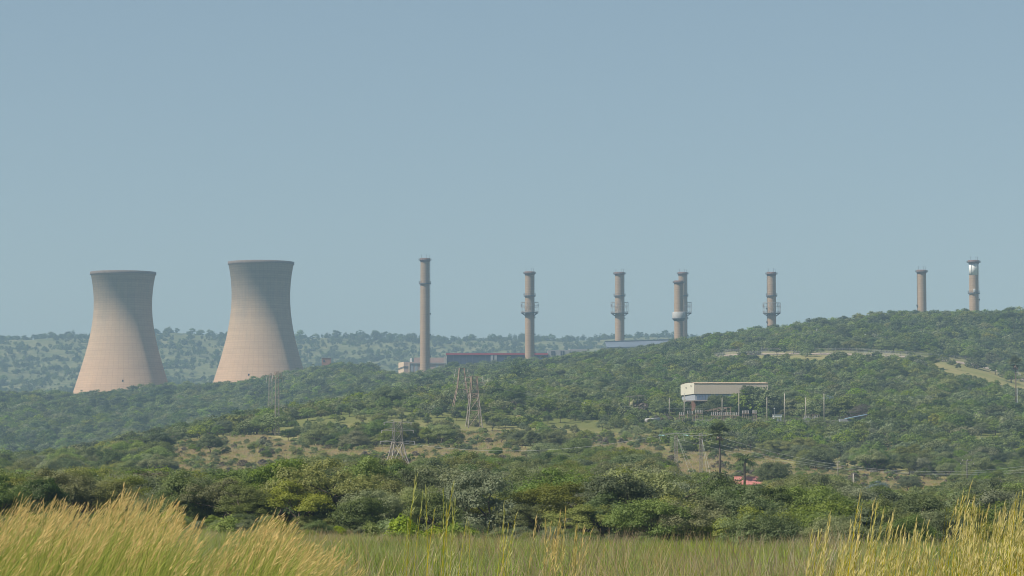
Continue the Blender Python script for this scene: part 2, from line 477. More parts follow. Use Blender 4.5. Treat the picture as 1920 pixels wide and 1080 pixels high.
def in_poly(px, py, poly):
    n = len(poly); c = np.zeros(px.shape, bool); j = n - 1
    for i in range(n):
        xi, yi = poly[i]; xj, yj = poly[j]
        hitp = ((yi > py) != (yj > py)) & (px < (xj - xi) * (py - yi) / ((yj - yi) + 1e-9) + xi)
        c ^= hitp; j = i
    return c
VERGE = [(1330, 661), (1560, 657), (1700, 663), (1800, 672), (1860, 684), (1920, 700), (1990, 725), (1990, 776), (1900, 746), (1850, 726), (1800, 712), (1740, 700), (1640, 680), (1330, 678)]
# ------------------------------------------------------------------ ground
def build_ground():
    D = np.concatenate([np.linspace(-400, 0, 20, endpoint=False), np.linspace(0, 240, 60, endpoint=False),
                        np.linspace(240, 1300, 170, endpoint=False), np.linspace(1300, 2700, 130, endpoint=False), np.linspace(2700, 6500, 150)])
    s = np.linspace(-1, 1, 241)
    W = np.maximum(160, .30 * np.abs(D) + 90)
    X = W[:, None] * s[None, :]; Y = np.repeat(D[:, None], len(s), 1)
    Z = ground(X, Y)
    n = len(s); idx = np.arange(len(D) * n).reshape(len(D), n)
    Q = np.stack([idx[:-1, :-1], idx[:-1, 1:], idx[1:, 1:], idx[1:, :-1]], -1).reshape(-1, 4)
    me = make_mesh("ground", np.stack([X, Y, Z], -1).reshape(-1, 3), Q, MAT['ground'], smooth=True)
    gpx, gpy = proj(X, np.maximum(Y, 1), Z)
    verge = in_poly(gpx, gpy, VERGE) & (Y > 1400) & (Y < 2060)
    a = me.attributes.new("zone", 'FLOAT', 'POINT')
    zone = np.interp(Y, [0, 240, 560, 720, 1000, 1060, 1500, 3000, 3800], [0, 0, .2, .5, .5, .22, .25, .5, 1]).astype(np.float32)
    zone[verge] = .55
    a.data.foreach_set("value", zone.ravel())
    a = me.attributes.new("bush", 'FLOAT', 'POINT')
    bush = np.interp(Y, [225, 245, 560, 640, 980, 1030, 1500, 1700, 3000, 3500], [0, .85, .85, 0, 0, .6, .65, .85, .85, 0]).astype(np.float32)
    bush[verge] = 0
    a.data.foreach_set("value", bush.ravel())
    o = link("ground", me, None, kind="structure")
    return float(Z.min()), float(W.max())
GMIN, GW = build_ground()

# ------------------------------------------------------------------ haze
hm, nt, out = new_mat("pale_haze")
pv = N(nt, "ShaderNodeVolumePrincipled")
pv.inputs["Color"].default_value = (*HAZE_COLOR, 1)
pv.inputs["Density"].default_value = HAZE_DENSITY
pv.inputs["Anisotropy"].default_value = 0.0
nt.links.new(pv.outputs[0], out.inputs["Volume"])
HZT = 262.0
hb = MB(); hb.box((0, 3050, (GMIN - 1 + HZT) / 2), (2 * GW + 40, 6940, HZT - GMIN + 1))
hb.build("haze", hm, kind="stuff")

# ------------------------------------------------------------------ cooling towers
def cooling_tower(cx, top_py, prof, base_py, d, label, dark_marks):
    m = d / F * 1.0
    top = P(cx, top_py, d)
    c = G(cx, d)
    # heights from pixels
    zs = [P(cx, py, d).z for py, _ in prof]; rs = [hw * m for _, hw in prof]
    zb = zs[-1]; base = min(c.z, zb - 6)
    root = thing("cooling_tower", (top.x, d, base), label, "cooling tower", "hyperbolic cooling towers")
    n = 128; lift = 1.5; H = zs[0] - zb; nl = int(H / lift)
    zz = np.linspace(zb, zs[0], nl + 1)
    o = np.argsort(zs); zs_a = np.array(zs)[o]; rs_a = np.array(rs)[o]
    # smooth profile through a cubic fit
    co = np.polyfit((zs_a - zb) / H, rs_a, 4)
    rr = np.polyval(co, (zz - zb) / H)
    V = []; UV = []
    rings = []
    for i, z in enumerate(zz):
        rings.append((rr[i] + .05, z - base))
        if i < nl: rings.append((rr[i + 1] - .03 if False else (rr[i] * .5 + rr[i + 1] * .5), z + lift * .92 - base))
    R = np.array(rings)
    ang = np.linspace(0, 2 * math.pi, n + 1)
    def ringset(R, flip=False):
        x = R[:, 0][:, None] * np.cos(ang)[None]; y = R[:, 0][:, None] * np.sin(ang)[None]
        z = np.repeat(R[:, 1][:, None], n + 1, 1)
        V = np.stack([x, y, z], -1).reshape(-1, 3)
        uv = np.stack([np.repeat((ang * 32)[None], len(R), 0), z], -1).reshape(-1, 2)
        ix = np.arange(len(R) * (n + 1)).reshape(len(R), n + 1)
        Q = np.stack([ix[:-1, :-1], ix[:-1, 1:], ix[1:, 1:], ix[1:, :-1]], -1).reshape(-1, 4)
        return V, Q[:, ::-1] if flip else Q, uv
    V1, Q1, U1 = ringset(R)
    R2 = R[::-1].copy(); R2[:, 0] -= .6
    V2, Q2, U2 = ringset(R2)
    V = np.concatenate([V1, V2]); Q = np.concatenate([Q1, Q2 + len(V1)]); U = np.concatenate([U1, U2])
    me = make_mesh("shell", V, Q, MAT['tower'], uv=U)
    link("shell", me, root)
    # rim lintel
    r = rr[-1]; zt = zs[0] - base
    rim = MB(); rim.lathe((0, 0, 0), [(r + .1, zt - 2.2), (r + .15, zt - 2.1), (r + .15, zt + .3), (r - 1.2, zt + .3), (r - 1.2, zt - 1.5)], 96)
    me = make_mesh("rim", np.array(rim.v), [np.array(rim.q)], MAT['rim']); link("rim", me, root)
    # lower ring beam and raking columns
    rb = rr[0]
    lb = MB(); lb.lathe((0, 0, 0), [(rb - .9, zb - base - 1), (rb + .3, zb - base - 1), (rb + .3, zb - base + .4), (rb - .9, zb - base + .4)], 96)
    link("ring_beam", make_mesh("ring_beam", np.array(lb.v), [np.array(lb.q)], MAT['slab']), root)
    cm = MB(); r0 = rb + 1.8; hcol = zb - base - 1
    a = 0; da = math.pi / 36
    cm.tube([(r0 * math.cos(-da), r0 * math.sin(-da), -1), ((rb - .3) * 1, 0, hcol)], .5, 6)
    cm.tube([(r0 * math.cos(da), r0 * math.sin(da), -1), ((rb - .3) * 1, 0, hcol)], .5, 6)
    cmesh = make_mesh("support_column", np.array(cm.v), [np.array(cm.q), np.array(cm.t)], MAT['slab'])
    for k in range(36):
        q = link("support_column", cmesh, root); q.rotation_euler.z = k * math.pi / 18
    # small dark vents / hatches seen on the shell
    for (px, py) in dark_marks:
        zc = P(px, py, d).z; rad = float(np.polyval(co, (zc - zb) / H)); xo = (px - cx) * m
        yo = -math.sqrt(rad * rad - xo * xo)
        hb_ = MB(); hb_.box((xo, yo - .1, zc - base), (1.1, .8, 1.6), math.atan2(xo, -yo))
        link("hatch", make_mesh("hatch", np.array(hb_.v), [np.array(hb_.q)], MAT['window']), root)
    return root
PL = [(511, 61.5), (533, 57), (560, 54.6), (593, 55.3), (627, 60), (660, 68), (693, 77.5), (727, 88), (741, 92.5)]
cooling_tower(231, 511, PL, 741, 2620, "left cooling tower of the pair, lower rim, standing in the valley before the ridge", [(243, 716)])
PR = [(492, 62), (513, 58), (533, 55.6), (560, 55), (593, 57), (627, 62.5), (660, 71), (693, 80.5), (727, 91), (738, 95)]
cooling_tower(489.5, 492, PR, 738, 2620, "right cooling tower of the pair, its rim higher, behind the thin lattice masts", [(475, 705)])

# ------------------------------------------------------------------ chimneys
def chimney(px, top, d, hw, hwb, label, rods=3, platform=None, cage=None, collar_w=1.28, drum=None, ladder=1, white=None, foot=720):
    m = d / F
    T = P(px, top, d); zb = gz(T.x, d) - 1
    root = thing("chimney", (T.x, d, zb), label, "chimney", "tall round chimneys of the plant")
    H = T.z - zb; r1 = hw * m; r0 = hwb * m
    rad = lambda z: r0 + (r1 - r0) * z / H
    zz = lambda py: P(px, py, d).z - zb
    n = 40; ang = np.linspace(0, 2 * math.pi, n + 1)
    k = 44; zl = np.linspace(0, H, k)
    R = np.array([(rad(z), z) for z in zl] + [(r1 - .5, H), (r1 - .5, H - 8)])
    x = R[:, 0][:, None] * np.cos(ang)[None]; y = R[:, 0][:, None] * np.sin(ang)[None]
    Z = np.repeat(R[:, 1][:, None], n + 1, 1)
    ix = np.arange(len(R) * (n + 1)).reshape(len(R), n + 1)
    Q = np.stack([ix[:-1, :-1], ix[:-1, 1:], ix[1:, 1:], ix[1:, :-1]], -1).reshape(-1, 4)
    uv = np.stack([np.repeat((ang * 4)[None], len(R), 0), Z], -1).reshape(-1, 2)
    link("shaft", make_mesh("shaft", np.stack([x, y, Z], -1).reshape(-1, 3), Q, MAT['chimney'], uv=uv), root)
    def part(mb, name, mat, par=root):
        return link(name, make_mesh(name, np.array(mb.v), [np.array(mb.q, int).reshape(-1, 4), np.array(mb.t, int).reshape(-1, 3)], mat), par)
    c = MB(); cr = r1 * collar_w
    c.lathe((0, 0, 0), [(r1, H - 3.0), (r1 + .25, H - 2.4), (cr - .6, H - 1.6), (cr - .6, H + .35), (r1 - .6, H + .35), (r1 - .6, H - 2)], 40)
    part(c, "collar", MAT['collar'])
    def ring_deck(z, ro, th=.45): 
        ri = rad(z) - .1
        q = MB(); q.lathe((0, 0, 0), [(ri, z - th), (ro, z - th), (ro, z), (ri, z), (ri, z - th)], 32); return q
    def railing(z, ro, hgt, posts, bars, rr=.07):
        q = MB()
        for b in range(bars):
            zz_ = z + hgt * (b + 1) / bars
            q.tube([(ro * math.cos(a), ro * math.sin(a), zz_) for a in np.linspace(0, 6.2832, 33)], rr, 4, False)
        for k_ in range(posts):
            a = 6.2832 * k_ / posts
            q.tube([(ro * math.cos(a), ro * math.sin(a), z), (ro * math.cos(a), ro * math.sin(a), z + hgt)], rr * 1.3, 4)
        return q
    dk = part(ring_deck(H - 1.2, cr + .5, .3), "top_gallery", MAT['steel'])
    part(railing(H - 1.2, cr + .4, 1.1, 16, 2), "railing", MAT['steel'], dk)
    for k_ in range(rods):
        a = (3.5, 4.9, .15)[k_ % 3] + .2
        q = MB(); q.tube([((r1 - .2) * math.cos(a), (r1 - .2) * math.sin(a), H - .5), ((r1 - .2) * math.cos(a), (r1 - .2) * math.sin(a), H + 3.6)], .12, 4)
        part(q, "lightning_rod", MAT['steel'])
    if platform:
        z = zz(platform); ro = r1 * 1.32
        dk = part(ring_deck(z, ro, .9), "gallery", MAT['steel'])
        part(railing(z, ro, 1.6, 18, 2), "railing", MAT['steel'], dk)
    if cage:
        zt, zd, zk, half = zz(cage[0]), zz(cage[1]), zz(cage[2]), cage[3] * m
        dk = part(ring_deck(zd, half, .5), "gallery", MAT['steel'])
        part(railing(zd, half - .15, 1.3, 16, 2, .09), "railing", MAT['galv'], dk)
        cg = MB()
        for k_ in range(16):
            a = 6.2832 * (k_ + .5) / 16; ca, sa = math.cos(a), math.sin(a)
            cg.tube([(half * ca, half * sa, zd), (half * ca, half * sa, zt)], .11, 4)
            if k_ % 2 == 0:
                for z_ in (zt, (zt + zd) / 2):
                    cg.tube([(half * ca, half * sa, z_), (rad(zd) * ca, rad(zd) * sa, z_)], .09, 4)
        for z_ in (zt, zd + (zt - zd) * .66):
            cg.tube([(half * math.cos(a), half * math.sin(a), z_) for a in np.linspace(0, 6.2832, 33)], .12, 4, False)
        part(cg, "antenna_frame", MAT['galv'])
        bk = MB()
        for k_ in range(12):
            a = 6.2832 * k_ / 12; ca, sa = math.cos(a), math.sin(a)
            bk.tube([((half - .2) * ca, (half - .2) * sa, zd - .3), (rad(zk) * ca, rad(zk) * sa, zk)], .22, 5)
        part(bk, "bracket", MAT['steel'])
        for a in (2.9, .2, 6.0, 3.5, 4.4, 5.3):
            an = MB(); an.box((half * math.cos(a), half * math.sin(a), zd + (zt - zd) * .7), (.5, .5, 2.6), a)
            part(an, "antenna", MAT['galv'])
    if drum:
        z1, z2, z3, half = zz(drum[0]), zz(drum[1]), zz(drum[2]), drum[3] * m
        q = MB(); q.lathe((0, 0, 0), [(rad(z1), z1 - .3), (half - .7, z1), (half, z1 - .5), (half, z2 + .3), (half, z2), (rad(z2), z2)], 40)
        part(q, "drum", MAT['drum'])
        q = MB(); q.lathe((0, 0, 0), [(half + .02, z2 + .1), (half + .02, z2 - .5), (rad(z3), z3), ], 40)
        part(q, "cone_support", MAT['steel'])
    if white:
        z1, z2 = zz(white[0]), zz(white[1])
        q = MB(); q.lathe((0, 0, 0), [(rad(z2) + .02, z2), (rad(z2) + .12, z2), (rad(z1) + .12, z1), (rad(z1), z1)], 40)
        part(q, "white_band", MAT['white'])
        q = MB()
        for a in (-2.2, -1.5, -.9):
            ca, sa = math.cos(a), math.sin(a)
            q.tube([((r1 + .3) * ca, (r1 + .3) * sa, z2), ((r1 + .3) * ca, (r1 + .3) * sa, H - 1)], .12, 4)
        part(q, "cable_run", MAT['steel'])
        q = MB(); q.box((-.1 * r1, -rad(zz(545)) - .5, zz(545)), (1.6, 1.2, 2.6)); part(q, "cabinet", MAT['white'])
    if ladder:
        q = MB(); a = -.12 if ladder > 0 else math.pi + .25
        ca, sa = math.cos(a), math.sin(a)
        for off in (-.3, .3):
            q.tube([((rad(0) + .45) * ca - off * sa, (rad(0) + .45) * sa + off * ca, 0), ((rad(H) + .45) * ca - off * sa, (rad(H) + .45) * sa + off * ca, H - 1.5)], .09, 4)
        for z in np.arange(1, H - 2, 1.2):
            q.tube([((rad(z) + .45) * ca + .3 * sa, (rad(z) + .45) * sa - .3 * ca, z), ((rad(z) + .45) * ca - .3 * sa, (rad(z) + .45) * sa + .3 * ca, z)], .07, 3, False)
        for f in (.2, .38, .55):
            q.box(((rad(H * f) + .6) * ca, (rad(H * f) + .6) * sa, H * f), (1.0, 1.2, 1.4))
        part(q, "ladder", MAT['steel'])
    return root
chimney(797, 485, 2500, 8.6, 9.2, "tallest chimney, plain with one narrow gallery, left of all the other chimneys", platform=531)
chimney(993, 510, 2520, 8.5, 8.9, "chimney with a cage gallery rising beside the long blue building with red roof edge", platform=554, cage=(567, 586, 592, 16.5))
chimney(1161.5, 511, 2700, 8.4, 8.9, "chimney with pale cage gallery rising behind the left end of the long grey roof", platform=554, cage=(567, 587, 593, 16.5))
chimney(1280, 511, 2760, 7.9, 8.3, "rear chimney of the overlapping pair, its cage gallery showing on the right", platform=554, cage=(567, 587, 593, 16.3))
chimney(1272.5, 527, 2420, 8.3, 8.7, "front chimney of the overlapping pair, with a pale steel drum round its waist", rods=0, drum=(585, 597, 602, 12.3), ladder=0, collar_w=1.22)
chimney(1446.5, 511, 2450, 8.0, 8.5, "cage-gallery chimney standing alone on the slope right of the overlapping pair", platform=554, cage=(568, 587, 593, 16.5), ladder=-1)
chimney(1728, 507, 2420, 8.3, 8.7, "short plain chimney without galleries on the right hill, ladder up its left side", ladder=-1)
chimney(1825.5, 489, 2420, 8.6, 9.0, "rightmost chimney with a glossy white band below its top", platform=549, white=(493, 516), collar_w=1.4)

# ------------------------------------------------------------------ far plant buildings
def wbox(mb, x0, y0, x1, y1, d, depth):   # box whose front face fills the pixel rectangle at distance d
    a = P(x0, y1, d); b = P(x1, y0, d)
    mb.box(((a.x + b.x) / 2, d + depth / 2, (a.z + b.z) / 2), (b.x - a.x, depth, b.z - a.z)); return mb
# pinkish stepped building
d = 2620
o = P(790, 706, d)
t_ = thing("plant_building", o, "stepped pinkish concrete building at the foot of the tallest chimney", "building")
wbox(MB(), 757, 678.5, 835, 712, d, 30).build("wall", MAT['pinkwall'], t_)
wbox(MB(), 776, 670.5, 836, 678.4, d + 6, 22).build("upper_storey", MAT['pinkwall'], t_)
q = MB(); a0, a1 = P(757, 712, d - .02), P(747, 714, d + 24)
z1, z2 = P(757, 678.5, d).z, P(757, 712, d).z
q.hexa([(a1.x, a1.y, z2), (a0.x - .02, a0.y, z2), (a0.x - .02, a0.y + 24, z2), (a1.x, a1.y + 3, z2), (a1.x, a1.y, z1), (a0.x - .02, a0.y, z1), (a0.x - .02, a0.y + 24, z1), (a1.x, a1.y + 3, z1)])
q.build("end_wall", MAT['creamwall'], t_)
q = MB(); wbox(q, 757, 686.5, 766, 689, d - .5, .48); 
q.build("window_band", MAT['pylondark'], t_)
q = MB(); b0 = P(757, 687, d - .4); b1 = P(747, 690.5, d + 23)
q.hexa([(b1.x - .3, b1.y, b1.z - 1.2), (b0.x - .3, b0.y, b0.z - 1.2), (b0.x, b0.y, b0.z - 1.2), (b1.x, b1.y, b1.z - 1.2), (b1.x - .3, b1.y, b1.z), (b0.x - .3, b0.y, b0.z), (b0.x, b0.y, b0.z), (b1.x, b1.y, b1.z)])
q.build("canopy", MAT['pylondark'], t_)
for x0, x1 in ((766, 768),): wbox(MB(), x0, 681, x1, 706, d - .8, .78).build("pilaster", MAT['creamwall'], t_)
wbox(MB(), 768.5, 680.5, 836, 681.6, d - 1, .98).build("cornice", MAT['palewall'], t_)
for x0 in (770, 778, 817): wbox(MB(), x0, 683, x0 + 5, 704, d - .3, .28).build("recess_panel", MAT['greypanel'], t_)
wbox(MB(), 769, 671.5, 772, 678.4, d + 8, 2).build("roof_vent", MAT['white'], t_)
wbox(MB(), 832, 668.5, 837, 685, d - .6, 3).build("corner_pier", MAT['slab'], t_)
# long blue building
d = 2640
t_ = thing("plant_hall", P(930, 695, d), "long dark blue hall with a red roof edge between two chimneys", "building")
wbox(MB(), 838, 665.4, 1027, 712, d, 34).build("wall", MAT['bluewall'], t_)
wbox(MB(), 836, 662, 1027, 665.3, d - .8, 36).build("roof_fascia", MAT['redroof'], t_)
for x0, x1 in ((920, 924.5), (927, 931.5)): wbox(MB(), x0, 665.8, x1, 700, d - .5, .48).build("light_panel", MAT['palewall'], t_)
for x0 in range(850, 1025, 12):
    if 915 < x0 < 935: continue
    wbox(MB(), x0, 666, x0 + .7, 700, d - .25, .23).build("cladding_seam", MAT['steel'], t_)
# whitish building with two windows
t_ = thing("plant_annex", P(1050, 680, d), "pale grey flat-roofed block with two dark windows beside the blue hall", "building")
wbox(MB(), 1027.3, 656.5, 1068, 700, d + 3, 25).build("wall", MAT['palewall'], t_)
wbox(MB(), 1068.2, 654.5, 1100, 700, d + 5, 25).build("wing", MAT['palewall'], t_)
for x0 in (1033.5, 1051): 
    w = wbox(MB(), x0, 658, x0 + 7, 666, d + 2.6, .38).build("window", MAT['window'], t_)
    wbox(MB(), x0 + 3.2, 658, x0 + 3.8, 666, d + 2.4, .18).build("mullion", MAT['palewall'], w)
wbox(MB(), 1083.2, 644, 1084.2, 654.4, d + 8, .5).build("roof_mast", MAT['steel'], t_)
# long grey roof building
d = 2560
t_ = thing("roofed_hall", P(1220, 665, d), "long hall under a dark grey sheet roof rising to the right, chimneys behind it", "building")
q = MB()
a = P(1134, 641.5, d + 14); b = P(1336, 635.5, d + 14); c_ = P(1138, 651, d); e = P(1330, 647, d)
q.hexa([(c_.x, c_.y, c_.z - .3), (e.x, e.y, e.z - .3), (b.x, b.y, b.z - .3), (a.x, a.y, a.z - .3), tuple(c_), tuple(e), tuple(b), tuple(a)])
q.build("roof", MAT['roofgrey2'], t_)
q = MB(); q.hexa([(a.x, a.y - .6, a.z), (b.x, b.y - .6, b.z), (b.x, b.y + 1.5, b.z), (a.x, a.y + 1.5, a.z), (a.x, a.y - .6, a.z + .9), (b.x, b.y - .6, b.z + .9), (b.x, b.y + 1.5, b.z + .9), (a.x, a.y + 1.5, a.z + .9)])
q.build("ridge_cap", MAT['roofgrey'], t_)
q = MB(); q.hexa([(c_.x, c_.y - .8, c_.z - 1), (e.x, e.y - .8, e.z - 1), (e.x, e.y - .02, e.z - 1), (c_.x, c_.y - .02, c_.z - 1), (c_.x, c_.y - .8, c_.z), (e.x, e.y - .8, e.z), (e.x, e.y - .02, e.z), (c_.x, c_.y - .02, c_.z)])
q.build("eave", MAT['roofgrey'], t_)
wbox(MB(), 1137, 653.2, 1240, 661, d + .5, 13).build("wall", MAT['palewall'], t_)
wbox(MB(), 1150, 661, 1240, 690, d - 1, 14).build("lower_wall", MAT['slab'], t_)
# small brick tower by the right cooling tower
t_ = thing("brick_block", P(611, 686, 2450), "small square brick block among the treetops right of the cooling towers", "building")
wbox(MB(), 603, 671.5, 620, 700, 2450, 9).build("wall", MAT['brick'], t_)
wbox(MB(), 602.5, 670.6, 620.5, 671.4, 2449.6, 9.8).build("parapet", MAT['slab'], t_)
wbox(MB(), 606, 675, 609, 679, 2449.7, .28).build("window", MAT['window'], t_)

# ------------------------------------------------------------------ warehouse on pillars
d = 1150
m = d / F
def xz(px, py, dd=d): return P(px, py, dd)
t_ = thing("warehouse", G(1370, 1160), "cream and beige metal warehouse raised on brick pillars above the substation", "warehouse")
A = P(1302, 738.5, d); Bp = P(1440, 738.5, d); top = P(1302, 718.5, d).z
dx, dy = -3.75, 29.0
# corrugated front: ribbed upper wall
q = MB(); q.hexa([(A.x, d, A.z), (Bp.x, d, A.z), (Bp.x, d + .28, A.z), (A.x, d + .28, A.z), (A.x, d, top), (Bp.x, d, top), (Bp.x, d + .28, top), (A.x, d + .28, top)])
for k in range(1, 46):
    x0 = A.x + (Bp.x - A.x) * k / 46; q.box((x0, d - .012, (A.z + top) / 2), (.07, .02, top - A.z - .1))
q.build("front_cladding", MAT['clad'], t_)
q = MB(); q.hexa([(A.x + .05, d + .3, A.z), (Bp.x, d + .3, A.z), (Bp.x + dx, d + dy, A.z), (A.x + dx + .05, d + dy, A.z), (A.x + .05, d + .3, top), (Bp.x, d + .3, top), (Bp.x + dx, d + dy, top), (A.x + dx + .05, d + dy, top)])
q.build("body", MAT['clad'], t_)
# end wall with curved top
e0 = Vector((A.x, d, 0)); e1 = Vector((A.x + dx, d + dy, 0))
q = MB(); V = []; n = 14
for k in range(n + 1):
    f = k / n; p = e0.lerp(e1, f)
    zt = top + .5 * math.sin(min(1, f * 2.2) * math.pi / 2) - 1.2 * max(0, f - .55) ** 1.3
    V += [(p.x - .08, p.y, A.z), (p.x - .08, p.y, zt), (p.x + .05, p.y, A.z), (p.x + .05, p.y, zt)]
Q = []
for k in range(n):
    o = 4 * k; Q += [(o, o + 1, o + 5, o + 4), (o + 2, o + 6, o + 7, o + 3), (o + 1, o + 3, o + 7, o + 5)]
q.add(V, Q); ew = q.build("end_wall", MAT['cladpale'], t_)
for (f, py) in ((.22, 723.5), (.58, 727)):
    p = e0.lerp(e1, f); zc = P(1295, py, d + dy * f).z
    q = MB(); q.box((p.x - .2, p.y, zc), (.2, 1.6, .4)); q.build("vent", MAT['window'], ew)
q = MB()
V = []
for k in range(n + 1):
    f = k / n; zt = top + .5 * math.sin(min(1, f * 2.2) * math.pi / 2) - 1.2 * max(0, f - .55) ** 1.3
    p = e0.lerp(e1, f); V += [(p.x - .1, p.y - .2, zt + .02), (p.x - .1, p.y - .2, zt + .18), (Bp.x + (p.x - A.x) + .1, p.y - .2, zt + .02), (Bp.x + (p.x - A.x) + .1, p.y - .2, zt + .18)]
Q = [(0, 2, 3, 1)]
for k in range(n):
    o = 4 * k; Q += [(o + 1, o + 3, o + 7, o + 5), (o, o + 4, o + 6, o + 2)]
q.add(V, Q); q.build("roof", MAT['roofedge'], t_)
q = MB(); k0 = 0
for k in range(46):
    x0 = A.x + (Bp.x - A.x) * k / 46; w_ = (Bp.x - A.x) / 46
    q.box((x0 + w_ / 2, d - .09, top - .02 + random.uniform(-.03, .03)), (w_ * .94, .10, .42 + random.uniform(-.06, .06)))
q.build("roof_edge_flashing", MAT['roofedge'], t_)
z0, z1 = P(1302, 750.2, d).z, A.z - .15
q = MB(); q.hexa([(A.x + .25, d + .3, z0), (Bp.x, d + .3, z0), (Bp.x + dx, d + dy, z0), (A.x + dx + .25, d + dy, z0), (A.x + .25, d + .3, z1), (Bp.x, d + .3, z1), (Bp.x + dx, d + dy, z1), (A.x + dx + .5, d + dy, z1)])
q.build("lower_wall", MAT['greypanel'], t_)
for k in range(24):
    x0 = A.x + 1.0 + k * 1.18
    if x0 > Bp.x - 1: break
    q = MB(); q.box((x0 + .5, d + .2, (z0 + z1) / 2), (1.0, .16, (z1 - z0) * .86)); q.build("window", MAT['glassblue'], t_)
q = MB(); q.box(((A.x + Bp.x) / 2, d - .5 + dy / 2, z0 - .22), (Bp.x - A.x + 1.0, dy + 1, .42), .0); q.build("floor_slab", MAT['slab'], t_)
q = MB(); q.box((A.x - 1.6, d + 13, z0 - .25), (3.4, 20, .42)); q.build("balcony", MAT['slab'], t_)
zg = gz(A.x, d) - .5
for x_, yy in ((A.x - 1.4, d + 4), (A.x - .1 - .2, d + 1), (A.x + 4.5, d + 2), (A.x + 11, d + 2), (A.x + 18, d + 2), (A.x + 25, d + 2)):
    q = MB(); w_ = 1.5 if abs(x_ - A.x) < 1 else .7
    q.box((x_, yy, (zg + z0 - .45) / 2), (w_, 1.2, z0 - .45 - zg)); q.build("pillar", MAT['brick'], t_)

# ------------------------------------------------------------------ substation
POLES = [(1255, 747, 772, 1130), (1283, 740, 790, 1085), (1354, 746, 785, 1105), (1385.5, 738, 789, 1085), (1438, 745, 787, 1090), (1471, 738, 788, 1090), (1510.5, 746, 781, 1105), (1545, 738, 788, 1088)]
PLAB = ["short light pole at the far left end of the substation, under the trees", "tall pale pole standing in front of the warehouse's left end wall", "pale pole rising out of the middle of the substation busbars",
        "tall pale pole in front of the warehouse, right of the busbars", "pale pole just left of the small white kiosk", "tall pale pole just right of the small white kiosk",
        "shorter pale pole second from the right end of the substation row", "tall pale pole at the right end of the substation row"]
for (px, y0, y1, dd), lab in zip(POLES, PLAB):
    T = P(px, y0, dd); zb = min(gz(T.x, dd), P(px, y1, dd).z) - .3
    t_ = thing("steel_pole", (T.x, dd, zb), lab, "pole", "pale poles of the substation")
    MB().tube([(T.x, dd, zb), (T.x, dd, zb + (T.z - zb) * .6), (T.x, dd, T.z)], [.22, .18, .13], 8).build("shaft", MAT['palewood'], t_, True)
    MB().tube([(T.x, dd, T.z), (T.x, dd, T.z + .5)], .07, 5).build("spike", MAT['galv'], t_)
def insul_row(t_, px0, px1, py, dd, n, r=.21):
    for k in range(n):
        c = P(px0 + (px1 - px0) * (k + .5) / n, py + random.uniform(-.4, .4), dd)
        q = MB(); q.lathe(c, [(.05, -.7), (r * .8, -.6), (r, -.4), (r * .6, -.3), (r, -.1), (r * .6, 0), (r, .15), (r * .6, .25), (r * .9, .4), (.05, .5)], 8)
        q.build("insulator", MAT['porcelain'], t_)
BAYS = [(1273, 1284, 775, 1084, 3), (1288, 1300, 772.5, 1086, 4), (1303, 1318, 771, 1088, 5), (1333, 1354, 775.5, 1080, 6), (1356, 1372, 775.5, 1082, 5), (1373, 1386, 775.5, 1081, 4), (1391, 1405, 772, 1088, 5), (1410, 1419, 771.5, 1087, 4)]
BLAB = ["leftmost low bay of pale insulators, left of the front tall pole", "bay of insulators right behind the tall pole at the warehouse corner", "bay of bright insulators below the warehouse brick pillars",
        "long insulator bay under the sloping busbars", "insulator bay at the foot of the pole among the busbars", "insulator bay touching the tall pole right of the busbars",
        "raised insulator bay right of the tall middle pole", "tall narrow insulator bay right end of the group"]
for (x0, x1, py, dd, n), lab in zip(BAYS, BLAB):
    a, b = P(x0, py + 3.2, dd), P(x1, py + 3.2, dd); zb = gz((a.x + b.x) / 2, dd) - .3
    t_ = thing("insulator_bay", ((a.x + b.x) / 2, dd, zb), lab, "switchgear", "insulator bays of the substation")
    insul_row(t_, x0, x1, py, dd, n)
    MB().box(((a.x + b.x) / 2, dd, a.z - .15), (b.x - a.x, .5, .25)).build("beam", MAT['rust'], t_)
    for f in (.08, .36, .64, .92):
        x_ = a.x + (b.x - a.x) * f
        MB().tube([(x_, dd, zb), (x_, dd, a.z)], .10, 5).build("leg", MAT['rust'], t_)
t_ = thing("busbar_gantry", G(1345, 1092), "rusty sloping busbar gantry in the middle of the substation", "gantry")
for (x0, y0, x1, y1) in ((1320, 771, 1352, 763.5), (1326, 771, 1362, 763.5), (1340, 772, 1370, 763), (1358, 765, 1372, 763.5)):
    MB().tube([P(x0, y0, 1092), P(x1, y1, 1094)], .10, 5).build("busbar", MAT['rust'], t_)
for x_ in (1338, 1345, 1352, 1362, 1370):
    a = P(x_, 765, 1093); MB().tube([(a.x, 1093, gz(a.x, 1093) - .2), a], .09, 5).build("leg", MAT['rust'], t_)
for x0, x1, y_ in ((1338, 1370, 769), (1340, 1372, 773)):
    MB().tube([P(x0, y_, 1093), P(x1, y_, 1093)], .07, 5).build("crossbar", MAT['rust'], t_)
# kiosk, lamp, transformers, fence
t_ = thing("kiosk", G(1458, 1086), "small white kiosk on legs between two tall poles", "kiosk")
c = P(1458, 780, 1086)
MB().box((c.x, 1087, c.z), (3.4, 2.4, .95)).build("cabin", MAT['white'], t_)
MB().box((c.x, 1087, c.z + .55), (3.7, 2.8, .14)).build("roof", MAT['palewall'], t_)
for s_ in (-1.2, .1, 1.2): MB().box((c.x + s_, 1087, c.z - 1.2), (.5, 1.5, 1.5)).build("leg", MAT['white'], t_)
c = P(1452, 765.5, 1084); zb = gz(c.x, 1084) - .2
t_ = thing("lamp_post", (c.x, 1084, zb), "thin lamp post beside the white kiosk", "lamp post")
MB().tube([(c.x, 1084, zb), (c.x, 1084, c.z)], .07, 6).build("post", MAT['galv'], t_)
MB().box((c.x, 1084, c.z), (.5, .5, .3)).build("lamp_head", MAT['white'], t_)
